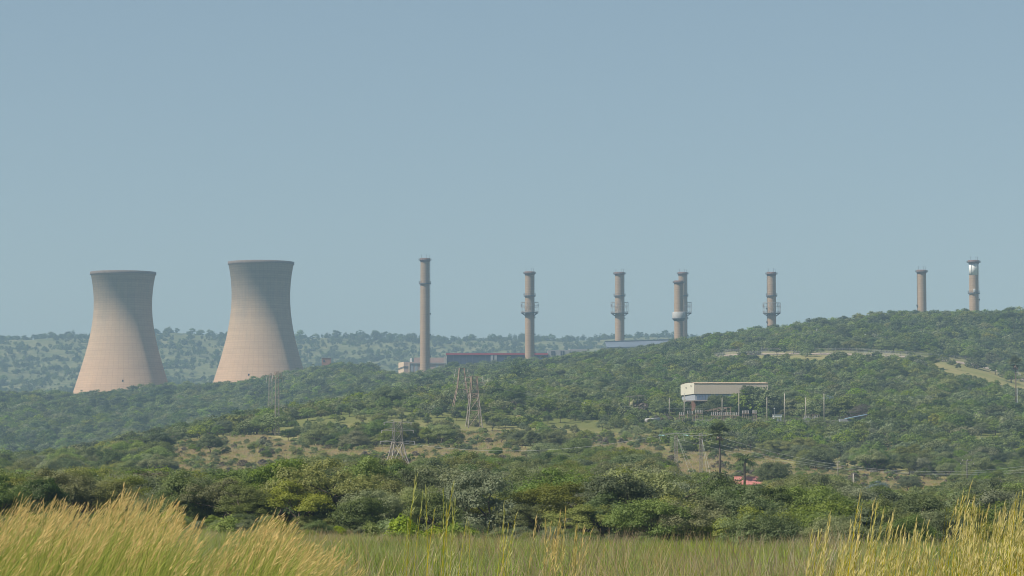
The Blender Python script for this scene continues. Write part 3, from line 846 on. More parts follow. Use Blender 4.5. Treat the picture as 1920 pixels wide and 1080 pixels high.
for (px, w_, lab) in ((1513, 13, "grey transformer under the shorter right-hand pole"), (1530, 11, "grey transformer left of the last tall pole")):
    c = P(px, 783, 1092); zb = gz(c.x, 1092) - .2; W_ = w_ * .2
    t_ = thing("transformer", (c.x, 1092, zb), lab, "transformer")
    MB().box((c.x, 1092, (zb + c.z) / 2), (W_, 1.6, c.z - zb)).build("tank", MAT['galv'], t_)
    for k in range(3):
        q = MB(); q.lathe((c.x - W_ * .3 + k * W_ * .3, 1092, c.z), [(.16, 0), (.22, .2), (.12, .4), (.2, .6), (.05, .8)], 8); q.build("bushing", MAT['porcelain'], t_)
    MB().box((c.x, 1092, c.z + 1.3), (W_ * 1.3, .2, .12)).build("crossbar", MAT['rust'], t_)
    for s_ in (-.6, .6): MB().tube([(c.x + s_ * W_, 1092, zb), (c.x + s_ * W_, 1092, c.z + 1.3)], .06, 4).build("post", MAT['rust'], t_)

def fence(pts, hgt, gap, label, name="security_fence", post_r=.07, strands=(0.98, .8), lean=0, mat='galv'):
    pts = [Vector(p) for p in pts]
    t_ = thing(name, pts[0], label, "fence")
    segs = []; L = 0
    dense = []
    for a, b in zip(pts[:-1], pts[1:]):
        n = max(1, int((b - a).length / gap))
        for k in range(n): 
            p = a.lerp(b, k / n); dense.append(Vector((p.x, p.y, gz(p.x, p.y))))
    dense.append(Vector((pts[-1].x, pts[-1].y, gz(pts[-1].x, pts[-1].y))))
    pm = MB().tube([(0, 0, -.3), (0, 0, hgt)], post_r, 5); pm.tube([(0, 0, hgt), (0, -.35, hgt + .4)], post_r * .7, 4)
    pme = make_mesh("post", np.array(pm.v), [np.array(pm.q), np.array(pm.t)], MAT[mat])
    for p in dense:
        o = link("post", pme, t_); o.location = p - pts[0]
    V = []; Q = []
    for i, p in enumerate(dense):
        V += [(p.x, p.y, p.z + .05), (p.x, p.y, p.z + hgt)]
        if i: Q.append((2 * i - 2, 2 * i, 2 * i + 1, 2 * i - 1))
    q = MB(); q.add(V, Q); q.build("wire_mesh", MAT['mesh'], t_)
    for f in strands:
        MB().tube([p + Vector((0, 0, hgt * f)) for p in dense], .025, 4).build("strand", MAT['wire'], t_)
    return t_
fence([G(x, 1074 + (x - 1400) * .01) for x in (1300, 1400, 1480, 1570)], 1.9, 3.0, "grey mesh fence along the front of the substation")
# shed with blue roof, pale low wall
t_ = thing("shed", G(1595, 1080), "low pale shed with a tilted blue-grey roof at the right end of the yard", "shed")
a = P(1574, 785.5, 1082); b = P(1600, 791, 1082)
zb = gz(a.x, 1082) - .3
MB().box(((a.x + b.x) / 2, 1083, (a.z + zb) / 2), (b.x - a.x, 3, a.z - zb)).build("wall", MAT['palewall'], t_)
a2, b2 = P(1588, 784.5, 1080), P(1622, 777.5, 1086)
q = MB(); q.hexa([(a2.x, 1079, a2.z - .12), (b2.x, 1079, b2.z - .12), (b2.x, 1088, b2.z - .1), (a2.x, 1088, a2.z - .1), (a2.x, 1079, a2.z + .1), (b2.x, 1079, b2.z + .1), (b2.x, 1088, b2.z + .12), (a2.x, 1088, a2.z + .12)])
q.build("roof", MAT['blueroof'], t_)
MB().box((b2.x - 2.3, 1084, (zb + b2.z - 1.0) / 2), (3.6, 4, b2.z - 1.0 - zb)).build("side_wall", MAT['greypanel'], t_)
for px in (1590, 1605, 1620):
    c = P(px, 784, 1080); MB().tube([(c.x, 1080, zb), (c.x, 1080, P(px, 784.5 - (px - 1588) * .2, 1080).z - .15)], .08, 5).build("post", MAT['steel'], t_)
t_ = thing("low_tank", G(1225, 1075), "long low pale tank half hidden in bushes left of the substation", "tank")
a, b = P(1211, 788.5, 1072), P(1236, 786.5, 1076)
MB().tube([a, b], .75, 12).build("body", MAT['drum'], t_, True)
for f in (.05, .5, .95):
    p = a.lerp(b, f); MB().box((p.x, p.y, p.z - 1), (.4, 1.2, 1.2)).build("saddle", MAT['slab'], t_)
# timber lookout / pergola
t_ = thing("pergola", G(1195, 1140), "open timber shelter on poles above a dry patch left of the warehouse", "shelter")
a, b = P(1175, 743.5, 1140), P(1209, 740.5, 1140)
q = MB(); q.hexa([(a.x, 1138, a.z - .2), (b.x, 1138, b.z - .2), (b.x, 1144, b.z - .1), (a.x, 1144, a.z - .1), (a.x, 1138, a.z), (b.x, 1138, b.z), (b.x, 1144, b.z + .1), (a.x, 1144, a.z + .1)])
q.build("roof", MAT['thatch'], t_)
for px in (1180, 1187, 1190.5, 1195.5, 1203.5, 1207):
    c = P(px, 742.5, 1140); MB().tube([(c.x, 1140 + random.uniform(-1, 2), gz(c.x, 1140) - .5), (c.x, 1140, c.z)], .13, 5).build("post", MAT['wood'], t_)
for px, y0, lab in ((1169, 762, "left of three bent-topped fence posts beside the timber shelter"), (1181, 761, "right-hand bent-topped pale post under the timber shelter's left edge"), (1174, 764, "middle bent-topped fence post beside the timber shelter")):
    c = P(px, y0, 1128); zb = gz(c.x, 1128) - .3
    q = MB(); q.tube([(c.x, 1128, zb), (c.x, 1128, c.z), (c.x + .25, 1128, c.z + .35), (c.x + .7, 1128, c.z + .5)], .09, 5)
    single(q, "bent_post", MAT['galv'], (c.x, 1128, zb), lab, "post")

# ------------------------------------------------------------------ red-roofed houses
def red_house(x0, x1, yt, yb, d, label):
    m = d / F; a = P(x0, yb, d); b = P(x1, yt, d + 3.2); zb = gz((a.x + b.x) / 2, d) - .3
    w = b.x - a.x
    t_ = thing("red_roof_house", ((a.x + b.x) / 2, d, zb), label, "house")
    zt, ze = b.z, a.z
    MB().box(((a.x + b.x) / 2, d + 3.2, (zb + ze) / 2), (w - .5, 6, ze - zb)).build("wall", MAT['palewall'], t_)
    for s_, nm in ((-1, "front"), (1, "rear")):
        k = 8
        for i in range(k):
            xa = a.x - .1 + (w + .2) * i / k; xb = a.x - .1 + (w + .2) * (i + 1) / k - .03
            y_e = d + 3.2 + s_ * 3.5; q = MB()
            tr = .6
            q.hexa([(xa, y_e, ze - .05), (xb, y_e, ze - .05), (xb, d + 3.2, zt - .05), (xa, d + 3.2, zt - .05), (xa, y_e, ze + .03), (xb, y_e, ze + .03), (xb, d + 3.2, zt + .03), (xa, d + 3.2, zt + .03)])
            q.build("roof_sheet", MAT['redtile'], t_)
    MB().tube([(a.x - .1, d + 3.2, zt + .05), (b.x + .1, d + 3.2, zt + .05)], .1, 5).build("ridge_cap", MAT['redtile'], t_)
    q = MB(); q.add([(a.x + .25, d + .25, ze), (a.x + .25, d + 6.1, ze), (a.x + .25, d + 3.2, zt - .1), (b.x - .25, d + .25, ze), (b.x - .25, d + 6.1, ze), (b.x - .25, d + 3.2, zt - .1)], [], [(0, 1, 2), (3, 5, 4)]); q.build("gable", MAT['palewall'], t_)
    for f in (.25, .7):
        MB().box((a.x + w * f, d + .15, ze - 1.1), (.9, .1, .9)).build("window", MAT['window'], t_)
red_house(1379, 1427, 894.5, 908.5, 640, "house with a salmon red sheet roof half hidden by a date palm")
red_house(1262, 1279, 893, 903, 640, "small red roof corner showing at the foot of the left lattice mast")

# ------------------------------------------------------------------ lattice pylons
def lattice(t_, c, prof, yaw, mat_leg, mat_br, rl=.09, rb=.05, nseg=None, legname="leg"):
    """four corner legs along prof [(z, half width)], with X bracing"""
    crn = [(-1, -1), (1, -1), (1, 1), (-1, 1)]
    co, si = math.cos(yaw), math.sin(yaw)
    def pt(k, z, w):
        x, y = crn[k][0] * w, crn[k][1] * w
        return Vector((c[0] + x * co - y * si, c[1] + x * si + y * co, z))
    for k in range(4):
        MB().tube([pt(k, z, w) for z, w in prof], rl, 4).build(legname, mat_leg, t_)
    q = MB()
    zs = np.array([p[0] for p in prof]); ws = np.array([p[1] for p in prof])
    z = zs[0]; lv = [z]
    while z < zs[-1] - .2:
        w = float(np.interp(z, zs, ws)); z = min(zs[-1], z + max(1.3, w * 2.4)); lv.append(z)
    for z0, z1 in zip(lv[:-1], lv[1:]):
        w0, w1 = float(np.interp(z0, zs, ws)), float(np.interp(z1, zs, ws))
        for k in range(4):
            a, b = k, (k + 1) % 4
            q.tube([pt(a, z0, w0), pt(b, z1, w1)], rb, 3, False); q.tube([pt(b, z0, w0), pt(a, z1, w1)], rb, 3, False)
            q.tube([pt(a, z1, w1), pt(b, z1, w1)], rb, 3, False)
    q.build("bracing", mat_br, t_)
def crossarm(t_, c, z, half, yaw, mat, ins='porcelain', n_ins=3, drop=1.2, hang=True):
    dx_, dy_ = math.cos(yaw), math.sin(yaw)
    q = MB()
    for s_ in (-1, 1):
        tip = Vector((c[0] + dx_ * half * s_, c[1] + dy_ * half * s_, z))
        for oz, oo in ((0, .3), (0, -.3), (.7, 0)):
            q.tube([(c[0] - dy_ * oo + dx_ * .3 * s_, c[1] + dx_ * oo + dy_ * .3 * s_, z + oz), tip], .05, 4)
        for f in (.3, .6):
            p = Vector((c[0], c[1], z)).lerp(tip, f); q.tube([p, p + Vector((0, 0, .7 * (1 - f)))], .035, 3, False)
    q.build("crossarm", mat, t_)
    for s_ in (-1, 1):
        tip = Vector((c[0] + dx_ * half * s_, c[1] + dy_ * half * s_, z))
        prof = []
        for i in range(9): prof.append((.13 if i % 2 else .06, -i * drop / 9))
        q = MB(); q.lathe(tip, prof, 8); q.build("insulator", MAT[ins], t_)
# front pylon on the meadow edge
d = 745; c = G(746, d); m = d / F
zt = P(746, 791, d).z
t_ = thing("pylon", c, "lattice pylon with wide braced legs on the near edge of the dry meadow", "pylon")
zw = P(746, 829, d).z
lattice(t_, c, [(c.z - .3, 2.9), (c.z + (zw - c.z) * .45, 1.9), (zw, 1.15)], .32, MAT['pylon'], MAT['pylon'], .16, .09)
lattice(t_, c, [(zw, 1.15), (zt, .95)], .32, MAT['pylondark'], MAT['pylon'], .10, .06, legname="mast_leg")
for py, hf in ((792, 3.6), (807, 4.2), (828, 4.6)):
    crossarm(t_, c, P(746, py, d).z, hf, .25, MAT['galv'], 'porcelain', drop=.8)
# pair beyond
d = 1010; c = G(889, d); zt = P(889, 706, d).z; zw = P(889, 738, d).z
t_ = thing("pylon", c, "nearer pylon of the touching pair, its pale splayed legs rising from a thicket", "pylon")
lattice(t_, c, [(c.z - .3, 2.6), (zw, 1.35)], .2, MAT['pylon'], MAT['rust'], .15, .09)
lattice(t_, c, [(zw, 1.35), (zt, .95)], .2, MAT['rust'], MAT['pylondark'], .16, .10, legname="mast_leg")
for py, hf in ((708, 3.0), (718, 3.6), (731, 3.6)): crossarm(t_, c, P(889, py, d).z, hf, .15, MAT['rust'])
d = 1085; c = G(866, d); zt = P(866, 690, d).z; zw = P(866, 725, d).z
t_ = thing("pylon", c, "farther pylon of the touching pair, rusty twin columns with its feet hidden by trees", "pylon")
lattice(t_, c, [(c.z - .3, 3.8), (zw, 1.7), (zt, .9)], .12, MAT['rust'], MAT['pylondark'], .17, .06)
for py, hf in ((692, 2.3), (702, 2.8), (715, 3.3)): crossarm(t_, c, P(866, py, d).z, hf, .12, MAT['pylondark'])
# thin masts in front of the right cooling tower
for (px, yt, d, w, lab) in ((520.5, 697, 985, .62, "taller thin lattice mast with a cluttered top in front of the right cooling tower"), (508, 700, 1240, .75, "shorter thin lattice mast just left of the taller one, before the cooling tower")):
    c = G(px, d); zt = P(px, yt, d).z
    t_ = thing("lattice_mast", c, lab, "mast")
    lattice(t_, c, [(c.z - .3, w * 1.15), (zt - 3.0, w * .85), (zt, w * .55)], .3, MAT['pylon'], MAT['pylon'], .06, .035)
    for k, py in enumerate((yt + 3, yt + 8, yt + 13)):
        crossarm(t_, c, P(px, py, d).z, 1.6 + .2 * k, .5, MAT['rust'], 'porcelain')
# guyed portal structure
d = 690; tops = []
t_ = thing("portal_pylon", G(1289, d), "guyed double-mast portal pylon with teal insulators beside the tall palm", "pylon")
for px, yt in ((1266.5, 817), (1313, 812)):
    c = G(px, d); zt = P(px, yt, d).z
    lattice(t_, c, [(c.z - .3, .18), (c.z + 1.2, .32), (zt - .3, .30), (zt, .2)],   .3, MAT['galv'], MAT['rust'], .038, .02, legname="mast_leg")
ab, bb = P(1240, 815.2, d), P(1338, 817.5, d)
for o_ in ((0, .25, 0), (0, -.25, 0), (0, 0, .4)):
    MB().tube([ab + Vector(o_), bb + Vector(o_)], .05, 4).build("crossbeam", MAT['galv'], t_)
ATT = []
for px in (1240, 1285, 1336):
    for s_, of in (("a", -4), ("b", 5)):
        c0 = P(px + of * .1, 816.2, d); c1 = P(px + of * 1.2, 816 + (0 if of < 0 else .8), d - (0 if of < 0 else 1))
        n = 7; pts = [c0.lerp(c1, k / (2 * n)) for k in range(2 * n + 1)]
        MB().tube(pts, [.10 if k % 2 else .17 for k in range(2 * n + 1)], 7).build("insulator", MAT['teal'], t_)
    p = P(px + 6, 816.8, d - 1); ATT.append(p)
    MB().tube([P(px - 4, 816, d), P(px - 3, 822, d), P(px - 1, 827, d)], .04, 4).build("jumper", MAT['wire'], t_)
for (a, b) in (((1270, 820), (1298, 878)), ((1270, 820), (1309, 893)), ((1316, 822), (1328, 890)), ((1300, 812), (1289, 803)), ((1316, 822), (1335, 888))):
    A_ = P(*a, d); B_ = P(*b, d - 6); B_.z = gz(B_.x, B_.y) - .1 if a[1] > 815 else B_.z
    MB().tube([A_, B_], .02, 4).build("guy_wire", MAT['wire'], t_)
def wire(a, b, sag, label, r=.016):
    pts = []
    for k in range(25):
        f = k / 24; p = Vector(a).lerp(Vector(b), f); p.z -= sag * 4 * f * (1 - f); pts.append(p)
    single(MB().tube(pts, r, 4), "power_line", MAT['wire'], Vector(a), label, "power line", "overhead power lines")
wl_ = ["nearest overhead wire sagging right from the portal pylon's right insulator", "middle overhead wire sagging right from the portal pylon's central insulator", "overhead wire sagging right from the portal pylon's left insulator"]
for k, (p, py1) in enumerate(zip(ATT[::-1], (856, 868, 878))):
    wire(p, P(2060, py1 - 6, 640 + 10 * k), 6.2 - k * .5, wl_[k])
wire(P(600, 823, 900) if False else P(746, 829, 745), P(1240, 816, 690), 3.0, "thin overhead wire strung from the meadow pylon towards the portal pylon", .022)
wire(P(1240, 816, 690), P(1360, 764, 1092), 2.0, "overhead wire climbing from the portal pylon up to the substation busbars", .025)
wire(P(889, 718, 1010), P(1338, 765, 1093), 3.0, "fine overhead wire between the touching pylons and the substation", .022)
for k, (px, y0, y1, dd, lab) in enumerate(((1600, 888, 920, 560, "pale wooden pole standing in the thicket left of the right meadow"), (1571, 866, 888, 760, "dark thin pole above the trees left of the right meadow"), (1813, 863, 888, 740, "small dark pole with crossarms and white insulators above the right thicket"),
                                ((1907, 728, 745, 1200, "short white marker post beside the palm at the right edge")), (1622, 627, 656, 1780, "thin lamp pole above the right-hand security fence"), (1531, 617, 650, 1850, "faint lamp pole among the trees of the right hill"))):
    T = P(px, y0, dd); zb = min(gz(T.x, dd), P(px, y1, dd).z) - .2
    t_ = thing("utility_pole", (T.x, dd, zb), lab, "pole")
    MB().tube([(T.x, dd, zb), (T.x, dd, T.z)], [.17, .12] if k < 3 else [.12, .09], 6).build("shaft", MAT[('palewood', 'wood', 'pylondark', 'white', 'galv', 'galv')[k]], t_)
    if k in (1, 2):
        for j, hf in enumerate((1.1, 1.7) if k == 2 else (.5,)):
            z_ = T.z - .1 - j * .9
            MB().box((T.x, dd, z_), (hf * 2, .12, .12)).build("crossarm", MAT['pylondark'], t_)
            for s_ in (-1, .2, 1):
                MB().tube([(T.x + s_ * hf, dd, z_), (T.x + s_ * hf, dd, z_ + .35)], .09, 6).build("insulator", MAT['porcelain'], t_)
    if k in (4, 5): MB().box((T.x + .2, dd, T.z), (.9, .4, .3)).build("lamp_head", MAT['white'], t_)

# ------------------------------------------------------------------ road and security fences on the right hill
def strip(name, pxs, offs_d, width_d, mat, kind="structure"):
    V = []; Q = []
    for i, (px, py) in enumerate(pxs):
        c = hit(px, py, 1450, 2080)
        for f in np.linspace(-.5, .5, 5):
            y_ = c.y + offs_d + f * width_d; x_ = c.x / c.y * y_
            V.append((x_, y_, gz(x_, y_) + .25))
        if i:
            for k in range(4): Q.append((5 * i - 5 + k, 5 * i - 5 + k + 1, 5 * i + k + 1, 5 * i + k)[::-1])
    q = MB(); q.add(V, [tuple(f[::-1]) for f in Q]); q.build(name, mat, None, kind=kind)
ROADPX = [(1340, 668), (1400, 666), (1480, 664), (1560, 665), (1640, 667), (1700, 670), (1760, 676), (1800, 681), (1830, 687), (1860, 694), (1890, 703), (1920, 714), (1960, 728), (2010, 745)]
xs_ = np.arange(1340, 2011, 10); ys_ = smooth1(np.interp(xs_, [p[0] for p in ROADPX], [p[1] for p in ROADPX]), 5)
ROADS = list(zip(xs_, ys_))
strip("road", ROADS, 3, 14, MAT['sand'])
def fpts(off): 
    o = []
    for px, py in ROADS[::4]:
        c = hit(px, py, 1450, 2080); y_ = c.y + off; x_ = c.x / c.y * y_; o.append(Vector((x_, y_, gz(x_, y_))))
    return o
fence(fpts(18), 3.0, 3.4, "upper mesh security fence along the far side of the hillside track", post_r=.06)
fence(fpts(-17), 3.0, 3.4, "lower mesh security fence along the near side of the hillside track", post_r=.06)

# ------------------------------------------------------------------ trees: prototypes
def cards(C, Nn, size, rng, aspect=.62, flat=.42):
    n = len(C)
    Nn = Nn + rng.normal(0, flat, (n, 3)); Nn /= np.linalg.norm(Nn, axis=1, keepdims=True) + 1e-9
    r = rng.normal(size=(n, 3)); T = np.cross(Nn, r); T /= np.linalg.norm(T, axis=1, keepdims=True) + 1e-9
    B = np.cross(Nn, T); s = size[:, None]
    V = np.stack([C - T * s, C - B * s * aspect, C + T * s, C + B * s * aspect], 1).reshape(-1, 3)
    Q = np.arange(4 * n).reshape(n, 4)
    return V, Q
def make_crown(kind, rng, w, h, n_cards, size):
    """leaf clumps over many lobes; w width, h height"""
    lobes = []
    nl = int({'dome': 52, 'umbrella': 46, 'round': 50, 'shrub': 22, 'tall': 40}[kind] * rng.uniform(.7, 1.15))
    wa, wb, wp = rng.uniform(.06, .2), rng.uniform(.04, .14), rng.uniform(0, 6.28, 2)
    for i in range(nl):
        a = rng.uniform(0, 6.283); u = rng.uniform(0, 1)
        if kind in ('dome', 'shrub'):
            el = math.asin(rng.uniform(-.05, 1)); k = rng.uniform(.62, .86)
            c = np.array([math.cos(a) * math.cos(el) * w / 2 * k, math.sin(a) * math.cos(el) * w / 2 * k, h * (.12 + .74 * math.sin(el) * k / .8)])
            r = w * rng.uniform(.07, .16)
        elif kind == 'umbrella':
            rr_ = math.sqrt(u); c = np.array([math.cos(a) * rr_ * w * .42, math.sin(a) * rr_ * w * .42, h * (.86 - .28 * rr_ ** 2 + rng.uniform(-.16, .05))])
            r = w * rng.uniform(.06, .125)
        elif kind == 'tall':
            el = rng.uniform(0, 1); rad_ = w * .36 * math.sin(.35 + el * 2.3); c = np.array([math.cos(a) * rad_, math.sin(a) * rad_, h * (.22 + .7 * el)])
            r = w * rng.uniform(.13, .2)
        else:
            el = math.asin(rng.uniform(-.6, 1)); k = rng.uniform(.6, .86)
            c = np.array([math.cos(a) * math.cos(el) * w / 2 * k, math.sin(a) * math.cos(el) * w / 2 * k, h * (.56 + .38 * math.sin(el) * k / .8)])
            r = w * rng.uniform(.07, .16)
        wq = 1 + wa * math.sin(2 * a + wp[0]) + wb * math.sin(3 * a + wp[1])
        c = c * np.array([wq, wq, 1 + .5 * wa * math.sin(a + wp[1])]); r *= rng.uniform(.75, 1.25)
        lobes.append((c, r, rng.uniform(0, 1)))
    # irregular outline: stretch lobes
    wts = np.array([l[1] ** 2 for l in lobes]); cnt = np.maximum(3, (wts / wts.sum() * n_cards).astype(int))
    Cs, Ns, Ss, Ts = [], [], [], []
    for (c, r, tn), k in zip(lobes, cnt):
        D = rng.normal(size=(k, 3)); D[:, 2] = np.abs(D[:, 2]) * .9 - .25 * rng.random(k); D /= np.linalg.norm(D, axis=1, keepdims=True)
        rad_ = r * (rng.uniform(.5, 1.22, k)) * np.where(rng.random(k) < .05, 1.35, 1)
        lump = 1 + .22 * np.sin(D[:, 0] * 5 + c[0] * 3) * np.sin(D[:, 1] * 5 + c[1])
        p = c + D * (rad_ * lump)[:, None] * np.array([1, 1, .8])
        Cs.append(p); Ns.append(D + np.array([0, 0, .35])); Ss.append(size * rng.uniform(.6, 1.35, k))
        Ts.append(np.clip(tn * .45 + rng.random(k) * .55, 0, 1))
    # stray tips
    C = np.concatenate(Cs); ok = C[:, 2] > .08 * h; 
    C = C[ok]; Nn = np.concatenate(Ns)[ok]; Sz = np.concatenate(Ss)[ok]; Tt = np.concatenate(Ts)[ok]
    V, Q = cards(C, Nn, Sz, rng)
    return V, Q, np.repeat(Tt, 4), lobes
def make_trunk(rng, lobes, w, h, kind, thick=1.0, nl=9):
    q = MB(); r0 = .028 * h * thick + .03
    stems = 1 if kind in ('round', 'tall') else 3
    for s_ in range(stems):
        a = rng.uniform(0, 6.28); off = .06 * w if stems > 1 else 0
        b = Vector((math.cos(a) * off, math.sin(a) * off, -.3))
        fork = Vector((math.cos(a) * off * 3, math.sin(a) * off * 3, h * (.28 if stems > 1 else .35)))
        q.tube([b, b.lerp(fork, .5) + Vector((.03 * w * rng.normal(), .03 * w * rng.normal(), 0)), fork], [r0, r0 * .85, r0 * .65], 6)
        for c, r, _ in [lobes[i] for i in rng.choice(len(lobes), nl // stems, replace=False)]:
            e = Vector(c) ; mid = fork.lerp(e, .5) + Vector((rng.normal() * .04 * w, rng.normal() * .04 * w, .05 * h))
            q.tube([fork, mid, e], [r0 * .55, r0 * .32, r0 * .12], 4, False)
    return q

PROTO = {}
def proto(key, kind, mat, w, h, n, size, seed, thick=1.0):
    rng = np.random.default_rng(seed)
    V, Q, T, lobes = make_crown(kind, rng, w, h, n, size)
    crown = make_mesh("crown", V, Q, MAT[mat], tint=T)
    tk = make_trunk(rng, lobes, w, h, kind, thick)
    trunk = make_mesh("trunk", np.array(tk.v), [np.array(tk.q, int).reshape(-1, 4), np.array(tk.t, int).reshape(-1, 3)], MAT['bark'])
    PROTO[key] = (crown, trunk, w, h)
# near detail level (nominal about 5 m high)
for key, kind, mat, w, h, n, size, seed in (
    ('olive1', 'dome', 'olive', 6.0, 4.6, 22100, 0.072, 1), ('olive2', 'umbrella', 'olive', 7.4, 5.2, 17850, 0.072, 2), ('silver1', 'dome', 'silver', 5.4, 4.0, 22100, 0.068, 3),
    ('silver2', 'round', 'silver', 5.6, 4.8, 20400, 0.072, 4), ('green1', 'round', 'green', 6.2, 5.4, 21250, 0.080, 5), ('green2', 'umbrella', 'green', 7.6, 5.2, 20400, 0.080, 6),
    ('dark1', 'round', 'dark', 5.6, 5.2, 20400, 0.080, 7), ('mid1', 'round', 'mid', 6.2, 5.0, 20400, 0.076, 8), ('mid2', 'dome', 'mid', 5.8, 4.2, 21250, 0.076, 9),
    ('twig1', 'dome', 'twig', 4.4, 3.4, 11050, 0.053, 10), ('blue1', 'round', 'blue', 4.6, 4.0, 10200, 0.076, 11), ('shrub1', 'shrub', 'mid', 2.6, 1.6, 4420, 0.057, 12),
    ('shrub2', 'shrub', 'olive', 2.2, 1.2, 3740, 0.053, 13), ('shrub3', 'shrub', 'green', 3.0, 1.5, 4800, .07, 15), ('yellow1', 'shrub', 'yellow', 2.8, 2.0, 3400, 0.068, 14)):
    proto(key, kind, mat, w, h, n, size, seed)
    if seed < 10: proto(key + 'b', kind, mat, w * 1.08, h * .96, int(n * .9), size * 1.15, seed + 100)
for k, (kind, mat, w, h) in enumerate((('dome', 'olive', 6, 4.6), ('umbrella', 'olive', 7.4, 5.2), ('dome', 'silver', 5.4, 4.0), ('round', 'green', 6.2, 5.4),
                                      ('round', 'dark', 5.8, 5.2), ('round', 'mid', 6.2, 5.0), ('dome', 'mid', 5.8, 4.2), ('dome', 'twig', 4.6, 3.4), ('tall', 'dark', 5.0, 6.4), ('shrub', 'mid', 2.6, 1.6))):
    proto('far%d' % k, kind, mat, w, h, 1700 if k < 9 else 300, .21 if k < 9 else .18, 40 + k, .8)

def place_tree(key, x, y, hgt, name, label, cat, group=None, wf=1.0, rz=None, sink=.1):
    if key + 'b' in PROTO and random.random() < .5: key = key + 'b'
    crown, trunk, w, h = PROTO[key]
    s = hgt / h
    r = bpy.data.objects.new(name, None); COL.objects.link(r)
    r.location = (x, y, gz(x, y) - sink); r.rotation_euler = (0, 0, random.uniform(0, 6.28) if rz is None else rz)
    r.scale = (s * wf, s * wf, s)
    r["label"] = label; r["category"] = cat
    if group: r["group"] = group
    a = bpy.data.objects.new("crown", crown); a.parent = r; COL.objects.link(a)
    b = bpy.data.objects.new("trunk", trunk); b.parent = r; COL.objects.link(b)
    return r

# ------------------------------------------------------------------ keep-clear areas: (px0, py0, px1, py1) of the ground, with distance range
MEADOWS = [  # polygon, dmin, dmax, keep fraction of trees
 ([(300, 850), (345, 824), (430, 808), (500, 818), (560, 834), (640, 842), (720, 840), (800, 838), (860, 830), (900, 812), (930, 812), (965, 838), (1040, 854), (1040, 868), (960, 884), (700, 893), (520, 893), (420, 896), (300, 884)], 600, 990, .06),
 ([(1000, 850), (1120, 826), (1180, 828), (1240, 842), (1300, 850), (1420, 846), (1480, 870), (1540, 885), (1540, 905), (1400, 898), (1340, 898), (1250, 899), (1150, 880), (1040, 872)], 600, 990, .10),
 ([(1540, 868), (1640, 885), (1700, 893), (1800, 900), (1790, 922), (1690, 928), (1600, 915), (1530, 905)], 590, 900, .03),
 ([(560, 790), (700, 785), (960, 785), (1200, 800), (1400, 815), (1400, 840), (900, 830), (560, 825)], 900, 1090, .75),
 ([(1140, 762), (1225, 760), (1225, 776), (1140, 776)], 1050, 1200, .1),
 ([(1245, 760), (1565, 762), (1635, 778), (1635, 794), (1560, 794), (1200, 794), (1200, 782)], 1056, 1132, .02),
 ([(1270, 735), (1450, 735), (1450, 772), (1270, 772)], 1135, 1200, .0),
 ([(1330, 661), (1560, 657), (1700, 663), (1800, 672), (1860, 684), (1920, 700), (1990, 725), (1990, 772), (1900, 742), (1850, 722), (1800, 708), (1740, 697), (1640, 678), (1330, 676)], 1400, 2060, .13),
 ([(1560, 670), (1700, 672), (1740, 680), (1740, 692), (1560, 684)], 1400, 1800, .5),
]
def clear_prob(x, y):
    px, py = proj(x, y, ground(x, y))
    keep = np.ones(px.shape)
    for poly, d0, d1, k in MEADOWS:
        mk = in_poly(px, py, poly) & (y > d0) & (y < d1)
        keep[mk] = np.minimum(keep[mk], k)
    return keep, px, py

# ------------------------------------------------------------------ scatter woodland
def jgrid(d0, d1, step, rng, half=.205):
    n = int((d1 - d0) / step); out_ = []
    for i in range(n):
        d_ = d0 + i * step; w = half * d_ + 8
        x = np.arange(-w, w, step); x = x + rng.uniform(-.45, .45, len(x)) * step
        y = d_ + rng.uniform(-.45, .45, len(x)) * step + (0)
        out_.append(np.stack([x, y], 1))
    return np.concatenate(out_)
# silhouette used to leave out what no one could see from near the camera
PXB = np.arange(-200, 2140, 8.0)
def visible(x, y, top, margin):
    """running upper envelope of the bare ground (py smaller is higher)"""
    px, py = proj(x, y, ground(x, y) + top)
    return py < np.interp(px, PXB, ENV_at(y, px)) + margin if False else py
DS = np.concatenate([np.arange(60, 700, 12.), np.arange(700, 2700, 20.), np.arange(2700, 5000, 50.)])
ENV = []
cur = np.full(len(PXB), 2000.)
for dd in DS:
    x_ = (PXB - 960) / 5325 * dd
    pyg = proj(x_, np.full(len(PXB), dd), ground(x_, np.full(len(PXB), dd)))[1]
    cur = np.minimum(cur, pyg); ENV.append(cur.copy())
ENV = np.array(ENV)
def vis_mask(x, y, hgt, slack=9):
    px, py = proj(x, y, ground(x, y) + hgt)
    k = np.clip(np.searchsorted(DS, y - 60) - 1, 0, len(DS) - 1)
    j = np.clip(((px + 200) / 8).astype(int), 0, len(PXB) - 1)
    return (py < ENV[k, j] + slack) & (px > -150) & (px < 2070)

tr = np.random.default_rng(21)
def field_noise(x, y, l, seed):
    r = np.random.default_rng(seed); s = 0
    for _ in range(5):
        a = r.uniform(0, 6.28); s = s + np.sin((x * math.cos(a) + y * math.sin(a)) * 6.28 / (l * r.uniform(.6, 1.4)) + r.uniform(0, 6.28))
    return s / 5

def base_edge(x, y):   # the near tree line: a little irregular
    return 228 + 15 * field_noise(x, y, 34, 3) + np.interp(960 + x / y * 5325, [600, 1000, 1500], [6, 0, -4])
pts = jgrid(214, 640, 5.0, tr)
x, y = pts[:, 0], pts[:, 1]
keep, px, py = clear_prob(x, y)
ok = (y > base_edge(x, y)) & (tr.random(len(x)) < keep * .94) & vis_mask(x, y, 5)
near = pts[ok]
pts = jgrid(640, 1500, 6.8, tr); keep, px, py = clear_prob(pts[:, 0], pts[:, 1])
dens = np.clip(.80 + .5 * field_noise(pts[:, 0], pts[:, 1], 70, 9), .45, 1)
